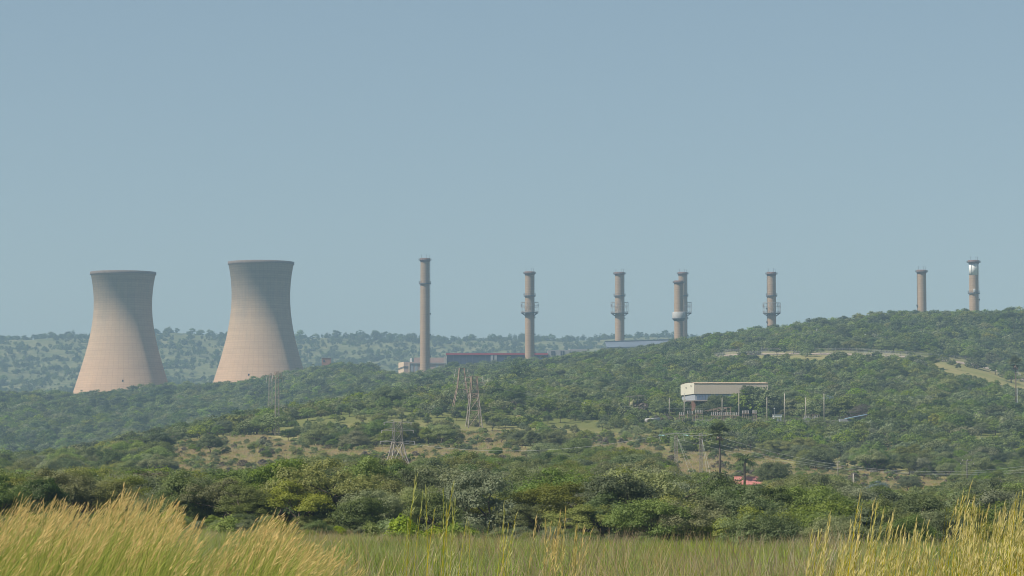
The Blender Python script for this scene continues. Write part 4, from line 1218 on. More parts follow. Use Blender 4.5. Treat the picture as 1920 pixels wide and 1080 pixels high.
# open bush on the slope above the meadow
midopen = (pts[:, 1] > 900) & (pts[:, 1] < 1080) & (px > 520) & (px < 1250)
dens = np.where(midopen, dens * .8, dens)
ok = (tr.random(len(pts)) < keep * dens) & vis_mask(pts[:, 0], pts[:, 1], 5)
mid = pts[ok]
pts = jgrid(1500, 2500, 7.6, tr); keep, px, py = clear_prob(pts[:, 0], pts[:, 1])
ok = (tr.random(len(pts)) < keep * .95) & vis_mask(pts[:, 0], pts[:, 1], 6)
far = pts[ok]
pts = jgrid(3400, 4900, 12.5, tr); px = proj(pts[:, 0], pts[:, 1], ground(pts[:, 0], pts[:, 1]))[0]
fn = .8 * field_noise(pts[:, 0], pts[:, 1] / 4, 110, 12) + .9 * field_noise(pts[:, 0], pts[:, 1] / 6, 34, 14)
crest = np.exp(-((pts[:, 1] - 4780) / 60) ** 2)
ok = (tr.random(len(pts)) < np.clip(.60 + .90 * fn + .1 * crest, .05, .97)) & vis_mask(pts[:, 0], pts[:, 1], 9, 14) & (pts[:, 1] < 4860)
ridge = pts[ok]

def pick(x, y, seed=0):
    """species index by place: groves of the same kind"""
    yy = np.where(y > 900, y / 3.0, y); a = field_noise(x, yy, 45, 31 + seed); b = field_noise(x, yy, 30, 57 + seed); r = tr.random(len(x))
    s = np.full(len(x), 0)          # 0 olive 1 umbrella 2 silver 3 green 4 dark 5 mid 6 mid dome 7 twig
    s[:] = np.where(a > .28, np.where(r < .55, 3, 5), np.where(a < -.3, np.where(r < .6, 2, 0), np.where(b > .2, 4, np.where(b < -.25, 1, 6))))
    r2 = tr.random(len(x)); sw = r2 < .42
    s[sw] = tr.choice([0, 1, 2, 3, 4, 5, 5, 6, 6, 0, 1, 3, 0, 5, 7], sw.sum())
    return s

KEY_NEAR = {0: 'olive1', 1: 'olive2', 2: 'silver1', 3: 'green1', 4: 'dark1', 5: 'mid1', 6: 'mid2', 7: 'twig1'}
LOOK = {'olive1': ("olive_tree", "olive green rounded bush tree"), 'olive2': ("thorn_tree", "olive flat-topped thorn tree"), 'silver1': ("silvery_bush", "silvery green domed bush"),
        'silver2': ("silvery_bush", "silvery green domed bush"), 'green1': ("green_tree", "fresh green leafy tree"), 'dark1': ("dark_tree", "dark green round tree"), 'mid1': ("leafy_tree", "mid green round-crowned tree"),
        'mid2': ("leafy_bush", "mid green low domed bush"), 'twig1': ("bare_bush", "grey-brown twiggy bush")}

# trees that stand out, placed one by one: key, px, d, height, width factor, label
HERO = [
 ('dark1', 395, 838, 5.9, 1.15, "lone dark round tree standing on the dry meadow left of centre"),
 ('olive2', 1030, 243, 5.3, 1.25, "large spreading thorn tree with forked dark limbs in the front tree line"),
 ('olive2', 705, 246, 4.9, 1.1, "spreading olive tree with dark limbs behind the left end of the tall thin grass stalks"),
 ('olive2', 640, 262, 4.3, 1.1, "olive tree left of the dark-limbed spreading tree in the front row"),
 ('green2', 1190, 520, 6.6, 1.15, "broad bright green flat-topped tree left of the portal pylon"),
 ('green2', 1075, 560, 5.8, 1.1, "bright green umbrella tree right of the small palm"),
 ('dark1', 800, 420, 6.2, 1.2, "big dark green tree below the meadow pylon"),
 ('dark1', 850, 470, 5.6, 1.1, "dark green tree just right of the big dark one below the meadow"),
 ('olive2', 215, 262, 5.0, 1.2, "tall olive thorn tree behind the highest golden grass on the left"),
 ('silver1', 330, 275, 4.2, 1.2, "big silvery bush right of the tallest golden grass"),
 ('silver1', 600, 300, 4.0, 1.1, "silvery bush behind the far end of the left grass stand"),
 ('silver1', 1415, 248, 4.3, 1.2, "large silvery bush just left of the right-hand grass stand"),
 ('silver2', 1200, 250, 4.6, 1.15, "rounded grey-green bush tree near the middle of the front tree line"),
 ('olive1', 1260, 236, 4.6, 1.15, "wide olive bush with a dark base hollow in the front tree line"),
 ('green1', 1340, 290, 5.2, 1.2, "vivid green tree behind the front row, below the red-roofed house"),
 ('dark1', 1330, 380, 4.6, 1.0, "dark tree just in front of the red-roofed house"),
 ('blue1', 1645, 600, 4.4, 1.1, "blue-grey feathery tree at the left end of the right meadow"),
 ('dark1', 1560, 560, 5.6, 1.15, "dark tree behind the pale wooden pole"),
 ('mid1', 1700, 700, 3.8, 1.2, "dark clump of bush trees on the far side of the right meadow"),
 ('dark1', 850, 2330, 11.5, 1.1, "tall dark tree in front of the left end of the blue hall"),
 ('green1', 495, 990, 7.4, 1.15, "yellow-green tree at the foot of the thin lattice masts"),
 ('dark1', 420, 1000, 5.6, 1.2, "dark tree on the crest left of the yellow-green tree"),
 ('dark1', 1407, 1141, 12.2, .85, "dark tree covering the middle of the warehouse front"),
 ('mid1', 1432, 1143, 9.5, .8, "tree in front of the right end of the warehouse"),
 ('mid1', 1346, 1138, 8.4, 1.0, "low tree under the warehouse windows"),
 ('mid2', 1375, 1136, 7.2, 1.0, "bushy tree between the busbars and the warehouse"),
 ('silver2', 1775, 1390, 8.0, 1.25, "big pale round tree on the slope below the fence bend"),
 ('dark1', 1745, 1620, 7.0, 1.2, "dark tree standing right against the lower security fence"),
 ('mid1', 1620, 1600, 6.0, 1.0, "small tree poking up in front of the fence left of its middle"),
 ('dark1', 960, 1120, 8.0, 1.3, "large dark round tree right of the touching pylons"),
 ('dark1', 730, 1130, 8.0, 1.3, "dark broad tree left of the touching pylons"),
 ('mid1', 1470, 1180, 9.0, 1.2, "big dull green tree right of the warehouse"),
 ('twig1', 1615, 1120, 6.5, 1.3, "purplish grey twiggy tree behind the tilted blue roof"),
 ('blue1', 1552, 1215, 5.5, 1.2, "pale blue-green tree on the slope above the last tall pole"),
 ('blue1', 1515, 1250, 4.0, 1.2, "smaller pale blue-green tree uphill of the other one"),
 ('yellow1', 1187, 1165, 5.6, .62, "small bright yellow clump above the timber shelter"),
 ('yellow1', 1637, 1210, 4.6, .42, "small pale yellow bush on the slope right of the yard"),
 ('green1', 240, 700, 5.0, 1.1, "yellowish green tree at the left foot of the meadow hill"),
 ('dark1', 285, 800, 5.4, 1.2, "dark tree at the left tip of the dry meadow"),
 ('dark1', 268, 560, 5.4, 1.2, "dark bushy tree behind the left thicket"),
 ('mid1', 1445, 625, 6.5, .9, "tree with a bare lower trunk right of the date palm"),
 ('twig1', 500, 330, 4.0, 1.1, "grey twiggy bush in the thicket left of centre"),
]
hx = []
for key, px_, d_, hg, wf, lab in HERO:
    g = G(px_, d_); hx.append((g.x, g.y, hg * wf * .45))
    nm = {'blue1': 'blue_grey_tree', 'yellow1': 'yellow_bush', 'green2': 'umbrella_tree'}.get(key, LOOK.get(key, ("tree", ""))[0])
    place_tree(key, g.x, g.y, hg, nm, lab, "bush" if ('bush' in nm) else "tree", wf=wf)
hx = np.array(hx)
def away(p):
    dx_ = p[:, None, 0] - hx[None, :, 0]; dy_ = p[:, None, 1] - hx[None, :, 1]
    return (np.sqrt(dx_ ** 2 + dy_ ** 2) > hx[None, :, 2]).all(1)
near = near[away(near)]; mid = mid[away(mid)]; far = far[away(far)]
# keep sight lines to the few things that show in front of the bush
VIEWS = [(1366, 1438, 575, 641, .35), (1258, 1284, 585, 641, .35), (1378, 1430, 470, 575, 2.2), (1255, 1285, 480, 585, 2.4), (1593, 1607, 430, 560, 3.0), (1335, 1362, 560, 650, 3.0), (1259, 1320, 600, 690, 2.2), (985, 1015, 640, 775, 2.2),
         (715, 780, 560, 745, 1.5), (505, 530, 950, 985, 2.2), (845, 912, 940, 1008, 2.5), (1270, 1330, 1093, 1150, 2.2)]
LINE_NEAR = np.array([(-200, 885), (0, 885), (100, 885), (200, 878), (330, 885), (420, 893), (480, 882), (560, 866), (600, 854), (700, 864), (780, 872), (850, 852), (900, 854), (960, 868), (1040, 852), (1100, 840), (1180, 834), (1250, 852), (1264, 903), (1284, 903), (1295, 890), (1330, 895), (1370, 915), (1432, 915), (1440, 908), (1500, 893), (1560, 892), (1600, 916), (1700, 928), (1800, 906), (1850, 886), (1920, 880), (2200, 880)])
LINE_FAR = np.array([(-200, 735), (0, 735), (150, 740), (250, 732), (320, 722), (395, 725), (450, 718), (500, 712), (560, 695), (600, 686), (650, 683), (700, 692), (745, 708), (770, 707), (800, 702), (845, 690), (900, 686), (960, 680), (1020, 678), (1060, 670), (1085, 662), (1130, 658), (1180, 661), (1220, 652), (1260, 643), (1310, 636), (1360, 628), (1400, 622), (1450, 618), (1500, 611), (1540, 603), (1600, 600), (1650, 590), (1720, 588), (1800, 586), (1860, 588), (1920, 583), (2200, 583)])
def under_line(p, hg, line, jit, lo):
    pxx, pg = proj(p[:, 0], p[:, 1], ground(p[:, 0], p[:, 1]))
    al = (pg - np.interp(pxx, line[:, 0], line[:, 1]) + tr.normal(0, jit, len(pg)) + jit * .3) * p[:, 1] / F
    return np.clip(np.minimum(hg, al), lo, None)
def sub_line(p, hg):
    pxx, pg = proj(p[:, 0], p[:, 1], ground(p[:, 0], p[:, 1]))
    mk = (pxx > 1205) & (pxx < 1630) & (p[:, 1] > 880) & (p[:, 1] < 1082)
    al = (pg - 787 + tr.normal(0, 2.5, len(pg))) * p[:, 1] / F
    return np.where(mk, np.clip(np.minimum(hg, al), .8, None), hg)
LINE_ROAD = np.array([(1330, 668), (1480, 672), (1540, 674), (1570, 661), (1725, 663), (1745, 690), (1800, 703), (1860, 716), (1930, 732), (2070, 760)])
def road_line(p, hg):
    pxx, pg = proj(p[:, 0], p[:, 1], ground(p[:, 0], p[:, 1]))
    mk = (pxx > 1330) & (p[:, 1] > 1250) & (pg > np.interp(pxx, LINE_ROAD[:, 0], LINE_ROAD[:, 1]))
    al = (pg - np.interp(pxx, LINE_ROAD[:, 0], LINE_ROAD[:, 1]) + tr.normal(1, 4.5, len(pg))) * p[:, 1] / F
    return np.where(mk, np.clip(np.minimum(hg, al), .7, None), hg)
def limit(p, hg):
    pxx = 960 + p[:, 0] / p[:, 1] * 5325
    for x0, x1, d0, d1, mx in VIEWS:
        mk = (pxx > x0) & (pxx < x1) & (p[:, 1] > d0) & (p[:, 1] < d1); hg = np.where(mk, np.minimum(hg, mx), hg)
    return hg

sp = pick(near[:, 0], near[:, 1])
hgt = np.clip(tr.normal(4.4, 1.0, len(near)) + .8 * field_noise(near[:, 0], near[:, 1], 45, 77), 2.6, 7.0)
hgt = np.where(near[:, 1] < 238, np.minimum(hgt, 4.2), hgt)
hgt = limit(near, under_line(near, hgt, LINE_NEAR, 3.5, 1.1))
pxn = 960 + near[:, 0] / near[:, 1] * 5325
inframe = (pxn > -30) & (pxn < 1950)
score = np.where(inframe, hgt / near[:, 1], 0)
order = np.argsort(-score)
NIND = 262
ZONES = [(137, "left of the cooling towers"), (320, "below the left cooling tower"), (395, "between the two towers"), (575, "below the right cooling tower"), (700, "below the brick block"), (780, "below the meadow pylon"),
         (860, "below the tallest chimney"), (960, "below the touching pylons"), (1060, "below the small palm"), (1230, "below the umbrella trees"), (1330, "below the portal pylon"), (1440, "below the date palm"),
         (1560, "below the substation poles"), (1780, "below the right meadow"), (9999, "below the white-banded chimney")]
ORD = ['', 'leftmost', 'second', 'third', 'fourth', 'fifth', 'sixth', 'seventh', 'eighth', 'ninth', 'tenth']
NUM = ['', 'one', 'two', 'three', 'four', 'five', 'six', 'seven', 'eight', 'nine', 'ten']
def place_named(items, rows):
    """items: (px, d, x, y, h, key, name, look, cat, wf); rows: [(dmax, phrase)]; every cell of like neighbours is counted from the left"""
    cells = {}
    for it in items:
        zn = next(z for m_, z in ZONES if it[0] < m_); rw = next(r[1] for r in rows if it[1] < r[0])
        cells.setdefault((it[7], rw, zn), []).append(it)
    for (look, rw, zn), L in cells.items():
        L.sort(key=lambda q: q[0]); n = len(L); pl = look + 's' if not look.endswith('sh') else look + 'es'
        for k, it in enumerate(L):
            if n == 1: lab = f"{look}, {rw}, {zn}"
            elif n == 2: lab = f"{('left', 'right')[k]} one of two {pl}, {rw}, {zn}"
            elif k == 0 or k == n - 1: lab = f"{'leftmost' if k == 0 else 'rightmost'} of {NUM[min(n, 10)]} {pl}, {rw}, {zn}"
            else: lab = f"{ORD[min(k + 1, 10)]} from left of {NUM[min(n, 10)]} {pl}, {rw}, {zn}"
            place_tree(it[5], it[2], it[3], it[4], it[6], lab, it[8], f"{pl} {rows[0][2] if len(rows[0]) > 2 else 'of the near thicket'}", wf=it[9], sink=.08)
SHORT = {'olive1': ("olive_tree", "olive bush tree"), 'olive2': ("thorn_tree", "flat-topped olive thorn tree"), 'silver1': ("silvery_bush", "silvery domed bush"), 'silver2': ("silvery_bush", "silvery upright bush"),
         'green1': ("green_tree", "bright green tree"), 'dark1': ("dark_tree", "dark round tree"), 'mid1': ("leafy_tree", "mid green tree"), 'mid2': ("leafy_bush", "low green bush"), 'twig1': ("bare_bush", "grey twiggy bush")}
IT = []
for i in order[:NIND]:
    key = KEY_NEAR[int(sp[i])]
    if key == 'silver1' and tr.random() < .5: key = 'silver2'
    nm, look = SHORT[key]
    IT.append((pxn[i], near[i, 1], near[i, 0], near[i, 1], float(hgt[i]), key, nm, look, "bush" if "bush" in nm else "tree", float(tr.uniform(.9, 1.2))))
place_named(IT, [(238, "front row"), (250, "second row"), (264, "third row"), (282, "fourth row"), (9999, "back rows")])
rest = order[NIND:]

# everything else: one stuff object, instances on points
def scatter(name, P_, idx, scl, sclz, rot, keys, parts=(0, 1), **props):
    me = bpy.data.meshes.new(name); me.vertices.add(len(P_)); me.vertices.foreach_set("co", np.asarray(P_, np.float32).ravel())
    for nm, ty, val in (("idx", 'INT', idx), ("rot", 'FLOAT', rot)):
        a = me.attributes.new(nm, ty, 'POINT'); a.data.foreach_set("value", np.asarray(val, np.int32 if ty == 'INT' else np.float32))
    a = me.attributes.new("scl", 'FLOAT_VECTOR', 'POINT'); a.data.foreach_set("vector", np.stack([scl, scl, sclz], 1).astype(np.float32).ravel())
    ob = link(name, me, None, **props)
    ng = bpy.data.node_groups.new(name + "_nodes", 'GeometryNodeTree')
    ng.interface.new_socket("Geometry", in_out='INPUT', socket_type='NodeSocketGeometry')
    ng.interface.new_socket("Geometry", in_out='OUTPUT', socket_type='NodeSocketGeometry')
    gi = ng.nodes.new('NodeGroupInput'); go = ng.nodes.new('NodeGroupOutput'); jn = ng.nodes.new('GeometryNodeJoinGeometry')
    def attr(nm, ty):
        n = ng.nodes.new('GeometryNodeInputNamedAttribute'); n.data_type = ty; n.inputs[0].default_value = nm; return n.outputs[0]
    ai, asc, ar = attr("idx", 'INT'), attr("scl", 'FLOAT_VECTOR'), attr("rot", 'FLOAT')
    cx = ng.nodes.new('ShaderNodeCombineXYZ'); ng.links.new(ar, cx.inputs[2])
    for k, key in enumerate(keys):
        cmp_ = ng.nodes.new('FunctionNodeCompare'); cmp_.data_type = 'INT'; cmp_.operation = 'EQUAL'
        ng.links.new(ai, cmp_.inputs[2]); cmp_.inputs[3].default_value = k
        for part in parts:
            src = bpy.data.objects.new("source", PROTO[key][part])
            oi = ng.nodes.new('GeometryNodeObjectInfo'); oi.inputs['Object'].default_value = src; oi.inputs['As Instance'].default_value = True
            ip = ng.nodes.new('GeometryNodeInstanceOnPoints')
            ng.links.new(gi.outputs[0], ip.inputs['Points']); ng.links.new(cmp_.outputs[0], ip.inputs['Selection'])
            ng.links.new(oi.outputs['Geometry'], ip.inputs['Instance'])
            ng.links.new(cx.outputs[0], ip.inputs['Rotation']); ng.links.new(asc, ip.inputs['Scale'])
            ng.links.new(ip.outputs[0], jn.inputs[0])
    ng.links.new(jn.outputs[0], go.inputs[0])
    md = ob.modifiers.new("scatter", 'NODES'); md.node_group = ng
    return ob

KEYS = ['olive1', 'olive2', 'silver1', 'green1', 'dark1', 'mid1', 'mid2', 'twig1'] + ['far%d' % k for k in range(10)] + ['olive1b', 'olive2b', 'silver1b', 'green1b', 'dark1b', 'mid1b', 'mid2b']
XY = [near[rest]]; ID = [sp[rest]]; HG = [hgt[rest]]
XY.append(mid); s_mid = pick(mid[:, 0], mid[:, 1]); 
hm_ = limit(mid, np.clip(tr.normal(5.0, 1.1, len(mid)) + .8 * field_noise(mid[:, 0], mid[:, 1], 60, 78), 1.8, 7.5))
kp, pm, _ = clear_prob(mid[:, 0], mid[:, 1]); hm_ = np.where(kp < .2, hm_ * .45, hm_)
mo = (mid[:, 1] > 900) & (mid[:, 1] < 1080) & (pm > 520) & (pm < 1250); hm_ = np.where(mo, hm_ * .66, hm_)
hm_ = np.where(mid[:, 1] < 730, under_line(mid, hm_, LINE_NEAR, 3, 1.0), hm_)
hm_ = road_line(mid, sub_line(mid, hm_))
isfar = mid[:, 1] > 900; s_mid = np.where(isfar & (s_mid < 3) & (tr.random(len(mid)) < .4), tr.choice([4, 5, 6, 3], len(mid)), s_mid)
s_mid = np.where((s_mid == 7) & (tr.random(len(mid)) < .75), 6, s_mid)
ID.append(np.where(isfar, s_mid + 8, s_mid)); HG.append(hm_)
XY.append(far); s_far = pick(far[:, 0], far[:, 1], 3); s_far = np.where((s_far == 7) | ((s_far < 3) & (tr.random(len(far)) < .6)), tr.choice([4, 5, 6, 3], len(far)), s_far)
hf_ = np.clip(tr.normal(5.9, 1.4, len(far)) + .7 * field_noise(far[:, 0], far[:, 1], 80, 79), 3, 8.5)
tall = (tr.random(len(far)) < .035); hf_ = np.where(tall, hf_ * 1.55, hf_); s_far = np.where(tall, 8, s_far)
hf_ = np.where(far[:, 1] > 1950, under_line(far, hf_ * 1.25, LINE_FAR, 4.2, 1.5), hf_)
hf_ = road_line(far, hf_)
ID.append(s_far + 8); HG.append(hf_)
XY.append(ridge); s_r = tr.choice([16, 12, 16, 12, 13, 12, 14, 16], len(ridge)); hr = np.clip(tr.normal(6.2, 2.4, len(ridge)), 2.5, 14) * np.where(ridge[:, 1] > 4700, 1.25, 1)
ID.append(s_r); HG.append(hr)
EX = [(1318, 757), (1331, 752), (1343, 746), (1358, 748), (1370, 744), (1384, 735), (1396, 727), (1418, 728), (1430, 733), (1444, 742), (1236, 762), (1247, 768), (1258, 756), (1270, 763), (1280, 768)]
EX += [(x_, 752 + 7 * math.sin(x_ * .13)) for x_ in range(1455, 1610, 11)]
ep = np.array([[G(a_, 1139 + (k_ % 3) * 2).x, 1139 + (k_ % 3) * 2] for k_, (a_, _) in enumerate(EX)])
eg = proj(ep[:, 0], ep[:, 1], ground(ep[:, 0], ep[:, 1]))[1]
eh = (eg - np.array([b_ for _, b_ in EX])) * ep[:, 1] / F
nb = 620; bp = np.stack([tr.uniform(1200, 1645, nb), tr.uniform(1057, 1131, nb)], 1); bp[:, 0] = (bp[:, 0] - 960) / 5325 * bp[:, 1]
cxp = np.cumsum(tr.uniform(7, 30, 150)) - 60; cxp = cxp[cxp < 2000]; cd = np.where(cxp < 1180, 2370, 2090) + tr.uniform(-15, 15, len(cxp))
cp = np.stack([(cxp - 960) / 5325 * cd, cd], 1); cg = proj(cp[:, 0], cp[:, 1], ground(cp[:, 0], cp[:, 1]))[1]
ch = (cg - np.interp(cxp, LINE_FAR[:, 0], LINE_FAR[:, 1]) + tr.uniform(-1, 9, len(cxp))) * cd / F; ch = np.clip(ch, 2, 11)
XY.append(cp); ID.append(tr.choice([16, 12, 13, 12, 11], len(cxp))); HG.append(ch)
nm_ = 2700; mp = np.stack([tr.uniform(300, 1800, nm_), tr.uniform(610, 990, nm_)], 1); mp[:, 0] = (mp[:, 0] - 960) / 5325 * mp[:, 1]
kp2 = clear_prob(mp[:, 0], mp[:, 1])[0]; mp = mp[(kp2 < .5) & (field_noise(mp[:, 0], mp[:, 1], 40, 91) > -.15)]
XY.append(mp); ID.append(tr.choice([17, 17, 15, 14, 10, 8], len(mp))); HG.append(tr.uniform(.4, 2.1, len(mp)))
fp = np.stack([tr.uniform(-50, 2000, 420), 244 - np.abs(tr.normal(0, 20, 420))], 1); fp[:, 0] = (fp[:, 0] - 960) / 5325 * fp[:, 1]
XY.append(fp); ID.append(tr.choice([0, 6, 2, 5, 3], len(fp))); HG.append(tr.uniform(.5, 1.7, len(fp)) * np.clip((fp[:, 1] - 150) / 70, .4, 1))
XY.append(bp); ID.append(tr.choice([17, 17, 15, 14, 11], nb)); HG.append(tr.uniform(.5, 1.5, nb))
XY.append(ep); ID.append(tr.choice([8, 11, 12, 13, 14, 13], len(EX))); HG.append(eh)
XY = np.concatenate(XY); ID = np.concatenate(ID); HG = np.concatenate(HG)
ID = np.where((ID < 7) & (tr.random(len(ID)) < .5), ID + 18, ID)
hn = np.array([PROTO[k][3] for k in KEYS])
Z = ground(XY[:, 0], XY[:, 1]) - .15
wf = tr.uniform(.95, 1.35, len(HG)) * np.where(XY[:, 1] > 3000, .78, 1)
scatter("woodland", np.stack([XY[:, 0], XY[:, 1], Z], 1), ID, HG / hn[ID] * wf, HG / hn[ID], tr.uniform(0, 6.28, len(HG)), KEYS, kind="stuff",
        label="mixed green bush and small trees covering the hills behind the nearest thicket")
print("trees", len(near), len(mid), len(far), len(ridge))

# meadow and field shrubs: the larger ones are things, the small low scrub under the trees is stuff
SHN = {'shrub1': "small green shrub", 'shrub2': "small olive shrub", 'shrub3': "low bright green shrub", 'mid2': "domed green shrub", 'silver1': "silvery shrub"}
def shrubs(L, rows):
    IT = []
    for px_, d_, hg, key in L:
        g = G(px_, d_); IT.append((px_, d_, g.x, g.y, hg, key, "shrub", SHN[key], "shrub", 1.0))
    place_named(IT, rows)
shrubs([(735, 165, 1.5, 'shrub3'), (765, 150, 1.6, 'shrub3'), (800, 160, 1.4, 'shrub1'), (700, 190, 1.4, 'shrub3'), (850, 172, 1.5, 'shrub3'), (905, 150, 1.2, 'shrub1'), (880, 190, 1.4, 'shrub3'), (820, 130, 1.1, 'shrub3'), (745, 130, 1.0, 'shrub1'), (1010, 130, .9, 'shrub3'), (1290, 160, .8, 'shrub3'), (430, 185, 1.4, 'shrub3'), (960, 160, .9, 'shrub1'), (1120, 210, 1.0, 'shrub2'), (1190, 135, .8, 'shrub1'), (1440, 150, .8, 'shrub2')],
       [(9999, "near grass field", 'in the near grass field')])
rs = np.random.default_rng(9)
shrubs([(rs.uniform(330, 1060), rs.uniform(770, 990), rs.uniform(.9, 2.3), ['shrub1', 'shrub2', 'mid2'][rs.integers(3)]) for k in range(95)],
       [(830, "meadow's near side", 'on the dry central meadow'), (885, "mid meadow"), (940, "upper meadow"), (9999, "meadow's far edge")])
shrubs([(rs.uniform(1080, 1560), rs.uniform(700, 960), rs.uniform(1.2, 2.6), ['shrub1', 'mid2', 'silver1'][rs.integers(3)]) for k in range(34)],
       [(790, "lower dry slope", 'on the dry slope by the portal pylon'), (870, "middle dry slope"), (9999, "upper dry slope")])

# ------------------------------------------------------------------ palms
def fan_palm(px_, yt, yb, d_, label, crown_r, skirt=True):
    T = P(px_, yt, d_); base = G(px_, d_)
    base = Vector((T.x, d_, gz(T.x, d_)))
    t_ = thing("palm_tree", base, label, "palm tree")
    zc = T.z - crown_r * .75
    MB().tube([base + Vector((0, 0, -.3)), base.lerp(Vector((T.x, d_, zc)), .5) + Vector((.06, 0, 0)), (T.x, d_, zc)], [.30, .22, .2], 8).build("trunk", MAT['palmbark'], t_)
    r = np.random.default_rng(int(px_)); 
    def fronds(n, e0, e1, L, mat, name):
        V = []; Q = []; Tn = []
        for _ in range(n):
            a = r.uniform(0, 6.28); el = r.uniform(e0, e1); ln = L * r.uniform(.8, 1.1)
            u = np.array([math.cos(a) * math.cos(el), math.sin(a) * math.cos(el), math.sin(el)])
            c0 = np.array([T.x, d_, zc]); hub = c0 + u * ln * .5
            side = np.cross(u, [0, 0, 1]); side /= np.linalg.norm(side) + 1e-9; upv = np.cross(side, u)
            for k in range(13):
                f = (k - 6) / 6 * 1.15; dirv = u * math.cos(f) + side * math.sin(f); tip = hub + dirv * ln * .55 + np.array([0, 0, -.18 * ln * abs(f)])
                wv = np.cross(dirv, upv) * .15; o_ = len(V)
                V += [hub - wv * .5, hub + dirv * ln * .25 - wv * 1.3, tip, hub + dirv * ln * .25 + wv * 1.3]; Q.append((o_, o_ + 1, o_ + 2, o_ + 3)); Tn += [r.random()] * 4
            wv = side * .03; o_ = len(V); V += [c0 - wv, c0 + wv, hub + wv, hub - wv]; Q.append((o_, o_ + 1, o_ + 2, o_ + 3)); Tn += [.3] * 4
        me = make_mesh(name, np.array(V) - np.array(base), np.array(Q), mat, tint=Tn); link(name, me, t_)
    fronds(34, -.25, 1.45, crown_r * 1.15, MAT['palm'], "crown")
    if skirt: fronds(14, -1.5, -.9, crown_r * .6, MAT['skirt'], "dead_fronds")
fan_palm(1349, 798, 895, 640, "tall fan palm with dead brown skirt right of the portal pylon", 2.5)
fan_palm(1001, 814, 868, 780, "small fan palm standing alone at the lower edge of the central meadow", 2.7)
fan_palm(1904, 672, 745, 1250, "tall fan palm at the right edge below the security fence", 3.6)
def date_palm(px_, yt, d_, label, L):
    T = P(px_, yt, d_); base = Vector((T.x, d_, gz(T.x, d_)))
    t_ = thing("palm_tree", base, label, "palm tree"); zc = T.z - L * .55
    MB().tube([base + Vector((0, 0, -.3)), (T.x, d_, zc)], [.28, .24], 8).build("trunk", MAT['palmbark'], t_)
    r = np.random.default_rng(3); V = []; Q = []; Tn = []
    for _ in range(42):
        a = r.uniform(0, 6.28); el = r.uniform(-.1, 1.4); ln = L * r.uniform(.8, 1.1); pts_ = []
        for k in range(8):
            f = k / 7; el2 = el - 1.5 * f * f
            p = np.array([T.x, d_, zc]) if k == 0 else pts_[-1] + np.array([math.cos(a) * math.cos(el2), math.sin(a) * math.cos(el2), math.sin(el2)]) * ln / 7
            pts_.append(p)
        for k in range(7):
            for sgn in (-1, 1):
                for q_ in (0, .5):
                    p = pts_[k] * (1 - q_) + pts_[k + 1] * q_; dv = (pts_[k + 1] - pts_[k]) / (ln / 7)
                    sd = np.array([-math.sin(a), math.cos(a), 0]) * sgn; ll = .62 * math.sin(.5 + k / 7 * 2.4) + .15
                    tip = p + (sd * .8 + dv * .7 + np.array([0, 0, -.1])) * ll; wv = dv * .11; o_ = len(V)
                    V += [p - wv, (p + tip) / 2 - wv, tip, (p + tip) / 2 + wv]; Q.append((o_, o_ + 1, o_ + 2, o_ + 3)); Tn += [r.random()] * 4
    link("crown", make_mesh("crown", np.array(V) - np.array(base), np.array(Q), MAT['palm'], tint=Tn), t_)
date_palm(1396, 850, 632, "bushy date palm rising in front of the red-roofed house", 3.0)

# bird in flight
c = P(973, 780, 900)
t_ = thing("bird", c, "buff-coloured bird gliding low over the bush right of the touching pylons", "bird")
MB().tube([c + Vector((-1.0, 0, -.08)), c + Vector((-.5, 0, -.03)), c + Vector((0, 0, 0)), c + Vector((.4, 0, .05)), c + Vector((.6, 0, .08))], [.04, .13, .17, .12, .05], 8).build("body", MAT['bird'], t_, True)
for s_ in (-1, 1):
    q = MB(); V = [(c.x - .25, c.y, c.z + .05), (c.x + .25, c.y, c.z + .07), (c.x + .45, c.y + s_ * .9, c.z + .3), (c.x - .1, c.y + s_ * .9, c.z + .27), (c.x + .25, c.y + s_ * 1.7, c.z + .22), (c.x - .1, c.y + s_ * 1.65, c.z + .2)]
    V2 = [(v[0], v[1], v[2] - .04) for v in V]
    q.add(V + V2, [(0, 1, 2, 3), (3, 2, 4, 5), (9, 8, 7, 6), (11, 10, 8, 9), (1, 7, 8, 2), (2, 8, 10, 4), (6, 0, 3, 9), (9, 3, 5, 11), (4, 10, 11, 5)]); q.build("wing", MAT['bird'], t_)

# ------------------------------------------------------------------ grass
def ribbons(base, hgt, bend, width, K, rng, taper=1.0, sides=3):
    """stems as thin 3-sided tubes: base (n,3), hgt (n), bend (n,3) at the tip"""
    n = len(base); tt = np.linspace(0, 1, K + 1)
    C = base[:, None, :] + np.zeros((n, K + 1, 3))
    C[:, :, 2] += hgt[:, None] * tt * (1 - .12 * (np.linalg.norm(bend, axis=1) / hgt)[:, None] * tt)
    C += bend[:, None, :] * (tt ** 2.8)[None, :, None]
    w = width[:, None] * (1 - .75 * tt * taper)[None]
    a0 = rng.uniform(0, 6.28, n)
    rings = []
    for s_ in range(sides):
        a = a0 + s_ * 6.2832 / sides
        off = np.stack([np.cos(a), np.sin(a), np.zeros(n)], 1)
        rings.append(C + off[:, None, :] * w[:, :, None])
    V = np.stack(rings, 2)                       # n, K+1, sides, 3
    ix = np.arange(n * (K + 1) * sides).reshape(n, K + 1, sides)
    Qs = []
    rng_s = range(sides) if sides > 2 else range(1)
    for s_ in rng_s:
        s2 = (s_ + 1) % sides
        Qs.append(np.stack([ix[:, :-1, s_], ix[:, :-1, s2], ix[:, 1:, s2], ix[:, 1:, s_]], -1).reshape(-1, 4))
    return V.reshape(-1, 3), np.concatenate(Qs), C
